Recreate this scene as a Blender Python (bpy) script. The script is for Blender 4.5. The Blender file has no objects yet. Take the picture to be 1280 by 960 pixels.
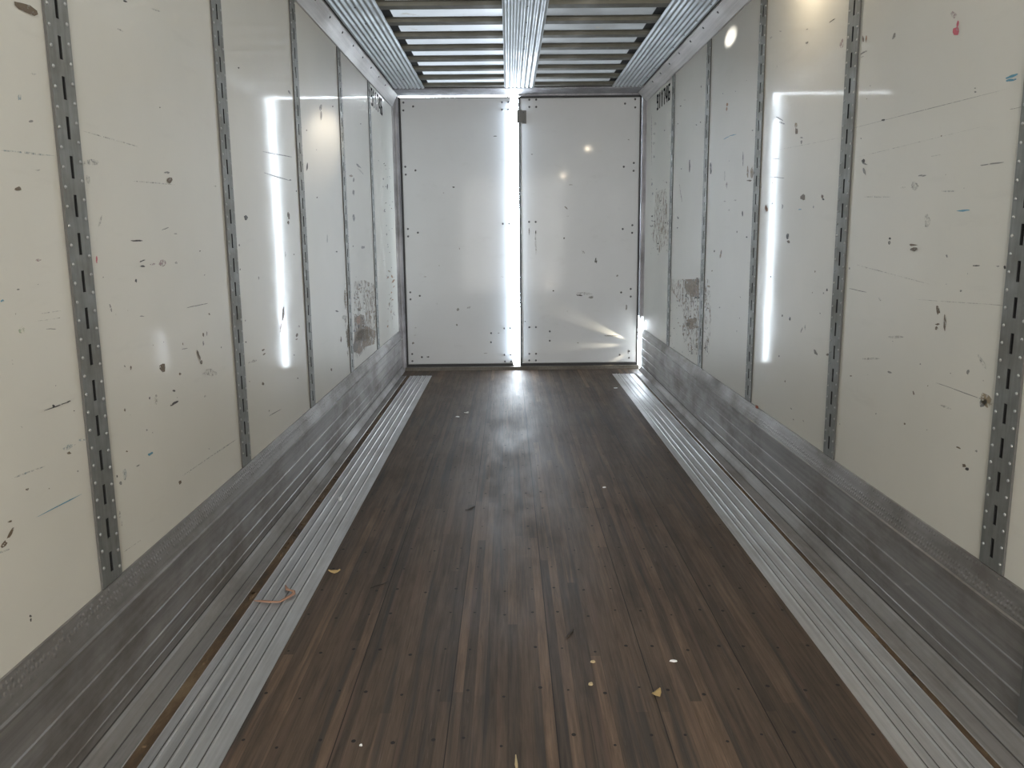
import bpy, bmesh, math, random
from mathutils import Vector, Matrix

# ---------------------------------------------------------------- camera, world, light, exposure
sc = bpy.context.scene
C = sc.collection
H = 1.4062
PITCH, ROLL, YAW, FPX = 0.1762, -0.0099, 0.0028, 1042.85
fw = Vector((math.sin(YAW)*math.cos(PITCH), math.cos(YAW)*math.cos(PITCH), -math.sin(PITCH)))
rt = Vector((math.cos(YAW), -math.sin(YAW), 0)); up = rt.cross(fw)
rt2 = math.cos(ROLL)*rt + math.sin(ROLL)*up; up2 = -math.sin(ROLL)*rt + math.cos(ROLL)*up
cam_d = bpy.data.cameras.new('camera'); cam = bpy.data.objects.new('camera', cam_d); C.objects.link(cam)
cam_d.sensor_width = 36; cam_d.lens = FPX/1280*36; cam_d.clip_start = 0.02; cam_d.clip_end = 200
m = Matrix((rt2, up2, -fw)).transposed().to_4x4(); m.translation = Vector((0, 0, H)); cam.matrix_world = m
sc.camera = cam
sc.view_settings.view_transform = 'Standard'; sc.view_settings.look = 'None'
sc.view_settings.gamma = 1; sc.view_settings.use_curve_mapping = False
sc.view_settings.exposure = 1.0
sc.cycles.max_bounces = 14; sc.cycles.diffuse_bounces = 8; sc.cycles.glossy_bounces = 6
sc.cycles.sample_clamp_indirect = 6; sc.cycles.caustics_reflective = False
Y_OPEN, Y_DOOR = -4.5, 8.80
XL, XR = -1.157, 1.408

w = bpy.data.worlds.new('daylight'); sc.world = w; w.use_nodes = True
nt = w.node_tree; nt.nodes.clear()
tc = nt.nodes.new('ShaderNodeTexCoord'); sep = nt.nodes.new('ShaderNodeSeparateXYZ')
nt.links.new(tc.outputs['Generated'], sep.inputs[0])
r1 = nt.nodes.new('ShaderNodeMapRange'); r1.inputs[1].default_value = -0.5; r1.inputs[2].default_value = 0.5
nt.links.new(sep.outputs['Y'], r1.inputs[0])
mx = nt.nodes.new('ShaderNodeMix'); mx.data_type = 'RGBA'
mx.inputs[6].default_value = (.37, .362, .348, 1); mx.inputs[7].default_value = (.82, .91, 1.0, 1)
nt.links.new(r1.outputs[0], mx.inputs[0])
bg = nt.nodes.new('ShaderNodeBackground'); bg.inputs[1].default_value = 27.0
wo = nt.nodes.new('ShaderNodeOutputWorld')
nt.links.new(mx.outputs[2], bg.inputs[0]); nt.links.new(bg.outputs[0], wo.inputs[0])

def portal(name, loc, rot, sx, sy):
    l = bpy.data.lights.new(name, 'AREA'); l.shape = 'RECTANGLE'; l.size = sx; l.size_y = sy
    l.cycles.is_portal = True
    o = bpy.data.objects.new(name, l); C.objects.link(o); o.location = loc; o.rotation_euler = rot
portal('daylight_portal', (.125, Y_OPEN-.05, 1.4), (math.pi/2, 0, 0), 2.6, 2.85)
portal('daylight_portal', (.085, 8.90, 1.42), (-math.pi/2, 0, 0), .12, 2.9)

def spot(name, loc, target, energy, col, deg, blend, size):
    l = bpy.data.lights.new(name, 'SPOT'); l.energy = energy; l.color = col
    l.spot_size = math.radians(deg); l.spot_blend = blend; l.shadow_soft_size = size
    o = bpy.data.objects.new(name, l); C.objects.link(o); o.location = loc
    o.rotation_euler = (Vector(target)-Vector(loc)).to_track_quat('-Z', 'Y').to_euler()
def lamp(name, loc, energy, col, size):
    l = bpy.data.lights.new(name, 'POINT'); l.energy = energy; l.color = col; l.shadow_soft_size = size
    o = bpy.data.objects.new(name, l); C.objects.link(o); o.location = loc
# ---- spots added inside the right door, imitating sun from the bent gap
WARM = (1, .86, .62)
spot('added_sun_spot', (1.348, 8.778, .26), (.62, 8.80, .58), 26, WARM, 15, .9, .004)
spot('added_sun_spot', (1.348, 8.778, .25), (.62, 8.80, .24), 20, WARM, 11, .9, .004)
spot('added_sun_spot', (1.348, 8.778, .23), (1.0, 8.80, .0), 8, WARM, 14, .9, .004)
# ---- spots added at the door gap, imitating sun patches on both walls
spot('added_sun_spot', (.09, 8.74, 2.76), (1.408, 5.53, 2.62), 420, (1, .95, .84), 2.2, .9, .01)
spot('added_sun_spot', (.075, 8.74, 2.75), (-1.157, 5.5, 1.96), 70, (1, .86, .66), 9, 1.0, .04)
lamp('glint_lamp', (.95, -2.0, .30), 9, (1, .80, .62), .03)  # unseen low lamp added for a glint on the right door
# ---- area lamps added in the door gap to brighten the walls like skylight
def slit(name, x, ry, e, w_, spread):
    l = bpy.data.lights.new(name, 'AREA'); l.shape = 'RECTANGLE'; l.size = 2.6; l.size_y = .02; l.energy = e; l.color = (.74, .86, 1.0)
    l.spread = math.radians(spread); o = bpy.data.objects.new(name, l); C.objects.link(o); o.location = (x, 8.79, 1.42); o.rotation_euler = (0, ry, 0)
slit('added_gap_light', .06, math.pi/2, 6, .02, 120); slit('added_gap_light', .105, -math.pi/2, 2.0, .02, 110)
# ---- unseen lamps added at the right top rail for glints on the door
lamp('glint_lamp', (1.27, 4.0, 2.74), 8, (1, .84, .62), .022)
lamp('glint_lamp', (1.25, -1.8, 2.72), 16, (1, .84, .62), .035)

# ---------------------------------------------------------------- materials
def mat(name, col, rough=.5, metal=0., spec=.5, coat=0., coat_rough=.05):
    m = bpy.data.materials.new(name); m.use_nodes = True
    b = m.node_tree.nodes['Principled BSDF']
    b.inputs['Base Color'].default_value = (*col, 1); b.inputs['Roughness'].default_value = rough
    b.inputs['Metallic'].default_value = metal; b.inputs['Specular IOR Level'].default_value = spec
    b.inputs['Coat Weight'].default_value = coat; b.inputs['Coat Roughness'].default_value = coat_rough
    return m
class N:
    def __init__(s, m): s.nt = m.node_tree; s.b = s.nt.nodes['Principled BSDF']
    def new(s, t, **k):
        n = s.nt.nodes.new(t)
        for a, v in k.items(): setattr(n, a, v)
        return n
    def link(s, a, b): s.nt.links.new(a, b)
    def coord(s, scale=(1, 1, 1)):
        t = s.new('ShaderNodeTexCoord'); mp = s.new('ShaderNodeMapping'); mp.inputs['Scale'].default_value = scale
        s.link(t.outputs['Object'], mp.inputs[0]); return mp.outputs[0]
    def noise(s, scale, vec, detail=4, rough=.55, dist=0.):
        n = s.new('ShaderNodeTexNoise'); n.inputs['Scale'].default_value = scale; n.inputs['Detail'].default_value = detail
        n.inputs['Roughness'].default_value = rough; n.inputs['Distortion'].default_value = dist
        s.link(vec, n.inputs['Vector']); return n.outputs['Fac']
    def ramp(s, fac, stops):
        r = s.new('ShaderNodeValToRGB'); el = r.color_ramp.elements
        while len(el) < len(stops): el.new(.5)
        for e, (p, c) in zip(el, stops): e.position = p; e.color = (*c, 1) if len(c) == 3 else c
        s.link(fac, r.inputs[0]); return r.outputs[0]
    def rng(s, fac, a, b, c, d):
        r = s.new('ShaderNodeMapRange')
        for i, v in enumerate((a, b, c, d)): r.inputs[i+1].default_value = v
        s.link(fac, r.inputs[0]); return r.outputs[0]
    def mix(s, fac, a, b, mode='MIX'):
        n = s.new('ShaderNodeMix', data_type='RGBA', blend_type=mode)
        for v, i in ((fac, 0), (a, 6), (b, 7)):
            if isinstance(v, (int, float)): n.inputs[i].default_value = v
            elif isinstance(v, tuple): n.inputs[i].default_value = (*v, 1)
            else: s.link(v, n.inputs[i])
        return n.outputs[2]
    def math(s, op, a, b=0.):
        n = s.new('ShaderNodeMath', operation=op)
        for i, v in enumerate((a, b)):
            if isinstance(v, (int, float)): n.inputs[i].default_value = v
            else: s.link(v, n.inputs[i])
        return n.outputs[0]
    def bump(s, h, strength, dist=.01, coat=False):
        b = s.new('ShaderNodeBump'); b.inputs['Strength'].default_value = strength; b.inputs['Distance'].default_value = dist
        s.link(h, b.inputs['Height']); s.link(b.outputs[0], s.b.inputs['Normal'])
        if coat: s.link(b.outputs[0], s.b.inputs['Coat Normal'])

def wall_mat(name, col, rough, coat, coat_rough, wob=.35, wobd=.004):
    m = mat(name, col, rough, coat=coat, coat_rough=coat_rough); n = N(m)
    v = n.coord((1, 1, 1)); vs = n.coord((1, .35, 2.2))
    big = n.noise(1.3, v, 4); smear = n.noise(5, vs, 6, .65); fine = n.noise(45, v, 3)
    c = n.mix(n.rng(big, .35, .7, 0, 1), col, tuple(x*y for x, y in zip(col, (.93, .935, .93))))
    c = n.mix(n.rng(smear, .60, .8, 0, .35), c, tuple(x*y for x, y in zip(col, (.74, .74, .72))))
    c = n.mix(n.rng(fine, .66, .8, 0, .12), c, (.4, .38, .33))
    n.link(c, n.b.inputs['Base Color'])
    n.link(n.rng(smear, .4, .8, coat_rough*.8, coat_rough*1.9), n.b.inputs['Coat Roughness'])
    n.bump(n.noise(2.2, v, 2), wob, wobd, coat=True)
    return m
M_WALL = wall_mat('glossy white liner panel', (.63, .61, .545), .45, .15, .06, .12)
M_DOOR = wall_mat('white door panel', (.57, .59, .61), .5, .14, .06, .15)

def metal_mat(name, col, rough, streak=(6, .15, 6), dirt=.5, dirtcol=(.10, .085, .07), metal=.85, bumpk=.1, spangle=0):
    m = mat(name, col, rough, metal); n = N(m)
    v = n.coord(streak); vi = n.coord((1, 1, 1))
    st = n.noise(9, v, 5, .6); blot = n.noise(3.2, n.coord((1, .5, 1)), 5, .65)
    c = n.mix(n.rng(st, .3, .7, 0, 1), tuple(x*.8 for x in col), tuple(min(1, x*1.15) for x in col))
    c = n.mix(n.rng(blot, .45, .75, 0, dirt), c, dirtcol)
    if spangle:
        vo = n.new('ShaderNodeTexVoronoi'); vo.inputs['Scale'].default_value = spangle; n.link(vi, vo.inputs['Vector'])
        sp = n.new('ShaderNodeSeparateColor'); n.link(vo.outputs['Color'], sp.inputs[0])
        c = n.mix(n.rng(sp.outputs[0], 0, 1, 0, .35), c, tuple(x*.62 for x in col))
    n.link(c, n.b.inputs['Base Color'])
    n.link(n.rng(blot, .3, .75, rough*.85, min(1, rough*1.6)), n.b.inputs['Roughness'])
    n.bump(n.noise(30, v, 3), bumpk, .002)
    return m
M_FLAT = metal_mat('dull brownish floor flange', (.30, .285, .27), .55, dirt=.6, metal=.6)
M_KICK = metal_mat('worn aluminium scuff plate', (.37, .355, .34), .45, dirt=.8, dirtcol=(.10, .078, .06))
M_STRIP = metal_mat('ribbed aluminium floor edge', (.56, .56, .56), .42, dirt=.3, dirtcol=(.20, .17, .14))
M_GALV = metal_mat('galvanised steel', (.40, .415, .42), .45, dirt=.35, dirtcol=(.16, .15, .13), spangle=55)
M_TRACK = metal_mat('galvanised slotted steel', (.25, .255, .24), .5, (6, 6, 1), dirt=.6, dirtcol=(.13, .115, .09), metal=.7)
M_LINER = metal_mat('corrugated zinc sheet', (.47, .505, .53), .44, (8, .1, 8), dirt=.25, dirtcol=(.25, .26, .27))
M_BOW = metal_mat('dull roof bow steel', (.15, .148, .125), .6, (.2, 6, 6), dirt=.6, dirtcol=(.09, .085, .06), metal=.15)
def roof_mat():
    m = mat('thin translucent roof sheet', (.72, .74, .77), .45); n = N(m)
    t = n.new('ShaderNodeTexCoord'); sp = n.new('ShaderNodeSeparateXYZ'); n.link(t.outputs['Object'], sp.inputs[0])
    mottle = n.noise(1.1, n.coord((1, .8, 1)), 5, .6); blot = n.noise(7, n.coord((1, 1, 1)), 4, .6)
    d = n.math('ADD', n.rng(sp.outputs[0], .10, .20, 0, .8), n.rng(mottle, .45, .75, 0, .35))   # the right hand sheets are coloured darker and greyer
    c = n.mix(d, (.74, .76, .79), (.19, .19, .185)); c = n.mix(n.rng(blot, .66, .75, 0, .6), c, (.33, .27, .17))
    n.link(c, n.b.inputs['Base Color'])
    tr = n.new('ShaderNodeBsdfTranslucent'); n.link(n.mix(1, c, (.92, .97, 1), 'MULTIPLY'), tr.inputs[0])
    ms = n.new('ShaderNodeMixShader'); ms.inputs[0].default_value = .021
    n.link(n.b.outputs[0], ms.inputs[1]); n.link(tr.outputs[0], ms.inputs[2])
    n.link(ms.outputs[0], n.nt.nodes['Material Output'].inputs[0]); return m
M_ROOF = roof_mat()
M_RAIL = metal_mat('dull aluminium rail', (.47, .455, .44), .5, dirt=.3, dirtcol=(.36, .33, .30), metal=.35)
M_POST = metal_mat('aluminium door post', (.30, .30, .32), .5, (8, 8, .3), dirt=.5, metal=.5)
M_SILL = metal_mat('grimy sill', (.16, .145, .125), .7, dirt=.5, metal=.2)
M_RUB = mat('black rubber seal', (.012, .012, .013), .6)
M_DARK = mat('dark hollow', (.008, .008, .008), .9)  # black standing for shade in gaps and behind slots
M_BOLT = mat('grey bolt head', (.10, .10, .105), .5, .6)
M_RIVET = mat('bright rivet', (.42, .42, .41), .35, .8)
M_INK = mat('black painted digits', (.006, .006, .007), .95, spec=.03)
M_LATCH = mat('grey latch plate', (.13, .13, .125), .6, .4)

# dimpled band at the top of the scuff plate
def dimple_mat():
    m = metal_mat('dimpled aluminium band', (.30, .285, .27), .5, dirt=.75); n = N(m)
    t = n.new('ShaderNodeTexCoord'); vo = n.new('ShaderNodeTexVoronoi'); vo.inputs['Scale'].default_value = 55
    vo.inputs['Randomness'].default_value = .35; n.link(t.outputs['Object'], vo.inputs['Vector'])
    n.bump(n.rng(vo.outputs['Distance'], .15, .4, 1, 0), .5, .004)
    return m
M_DIMPLE = dimple_mat()

def wood_mat():
    m = mat('worn laminated oak floor', (.06, .045, .035), .5, spec=.16); n = N(m)
    t = n.new('ShaderNodeTexCoord'); s = n.new('ShaderNodeSeparateXYZ'); n.link(t.outputs['Object'], s.inputs[0])
    X, Y = s.outputs[0], s.outputs[1]
    strip = n.math('FLOOR', n.math('DIVIDE', n.math('ADD', X, .505), .0349))
    wn1 = n.new('ShaderNodeTexWhiteNoise', noise_dimensions='1D'); n.link(strip, wn1.inputs['W'])
    seg = n.math('FLOOR', n.math('ADD', n.math('MULTIPLY', wn1.outputs['Value'], 7.3), n.math('DIVIDE', Y, 1.9)))
    cb = n.new('ShaderNodeCombineXYZ'); n.link(strip, cb.inputs[0]); n.link(seg, cb.inputs[1])
    wn = n.new('ShaderNodeTexWhiteNoise', noise_dimensions='2D'); n.link(cb.outputs[0], wn.inputs['Vector'])
    base = n.ramp(wn.outputs['Value'], [(0, (.066, .051, .040)), (.35, (.088, .066, .049)), (.8, (.106, .078, .057)), (1, (.150, .104, .072))])
    grain = n.noise(14, n.coord((5, .22, 1)), 7, .7, .4)
    c = n.mix(n.rng(grain, .3, .72, 0, 1), n.mix(1, base, (.55, .55, .56), 'MULTIPLY'), n.mix(1, base, (1.35, 1.3, 1.28), 'MULTIPLY'))
    blot = n.noise(1.5, n.coord((1.6, .5, 1)), 6, .65)
    c = n.mix(n.rng(blot, .5, .74, 0, .6), c, (.036, .031, .026))
    drk = n.noise(4.5, n.coord((6, .16, 1)), 3, .5)
    c = n.mix(n.rng(drk, .56, .66, 0, .6), c, (.035, .034, .034))
    rd = n.noise(5.5, n.coord((5, .2, 1)), 2, .5)
    c = n.mix(n.rng(rd, .58, .70, 0, .55), c, (.135, .088, .066))
    scr = n.noise(9, n.coord((9, .5, 1)), 3, .75, .8)
    c = n.mix(n.rng(scr, .66, .76, 0, .45), c, (.16, .13, .115))
    # seams
    fr = n.math('FRACT', n.math('DIVIDE', n.math('ADD', X, .505), .0349))
    e1 = n.math('LESS_THAN', fr, .05)
    fb = n.math('FRACT', n.math('DIVIDE', n.math('ADD', X, .505), .3141)); e2 = n.math('LESS_THAN', fb, .011)
    c = n.mix(n.math('MULTIPLY', e1, .35), c, (.02, .017, .014)); c = n.mix(n.math('MULTIPLY', e2, .85), c, (.012, .010, .009))
    n.link(c, n.b.inputs['Base Color'])
    n.link(n.rng(blot, .3, .7, .46, .68), n.b.inputs['Roughness'])
    n.bump(n.math('SUBTRACT', n.math('MULTIPLY', grain, .6), n.math('ADD', n.math('MULTIPLY', e1, .3), e2)), .35, .003)
    return m
M_WOOD = wood_mat()
M_GROOVE = mat('groove dirt and edge shade', (.07, .066, .06), .75)
M_HOLE = mat('sunken screw hole', (.012, .010, .009), .8)
M_RUST = mat('brown grime packed groove', (.07, .045, .025), .8)
nn = N(M_RUST); nn.link(nn.ramp(nn.noise(7, nn.coord((2, .6, 1)), 5, .7), [(.3, (.02, .014, .01)), (.5, (.085, .05, .022)), (.7, (.16, .11, .06))]), nn.b.inputs['Base Color'])

MARKCOL = {'d': (.035, .032, .028), 'b': (.14, .10, .06), 't': (.31, .245, .16), 'g': (.24, .235, .22), 'f': (.38, .37, .34),
           'u': (.10, .30, .42), 'v': (.36, .45, .47), 'r': (.55, .10, .14), 'p': (.52, .36, .38), 'n': (.45, .52, .36), 'o': (.34, .18, .09), 'w': (.33, .25, .165), 'W': (.36, .27, .18)}
def mark_mat(k):
    m = mat('scuff ' + {'d': 'black', 'b': 'brown', 't': 'tan', 'g': 'grey', 'f': 'pale grey', 'u': 'blue', 'v': 'pale blue', 'r': 'red', 'p': 'pink', 'n': 'pale green', 'o': 'orange', 'w': 'worn tan', 'W': 'bare tan'}[k], MARKCOL[k], .55)
    n = N(m); lo, hi = {'f': (.42, .68), 'v': (.40, .64), 'p': (.38, .60), 'n': (.44, .66), 'g': (.38, .50), 't': (.40, .5)}.get(k, (.33, .45))
    if k in 'wW':
        a = n.noise(16, n.coord((1, 1.6, 1)), 8, .72, .6); n.link(n.rng(a, *((.52, .58) if k == 'w' else (.42, .5)), 0, .95), n.b.inputs['Alpha'])
        n.link(n.mix(n.noise(9, n.coord((1, 1, 1)), 3), MARKCOL[k], (.20, .14, .085)), n.b.inputs['Base Color']); return m
    n.link(n.rng(n.noise(70, n.coord((1, 1, 1)), 4, .75), lo, hi, 0, .9 if k not in 'fvpn' else .6), n.b.inputs['Alpha'])
    return m
M_MARK = {k: mark_mat(k) for k in MARKCOL}
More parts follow.
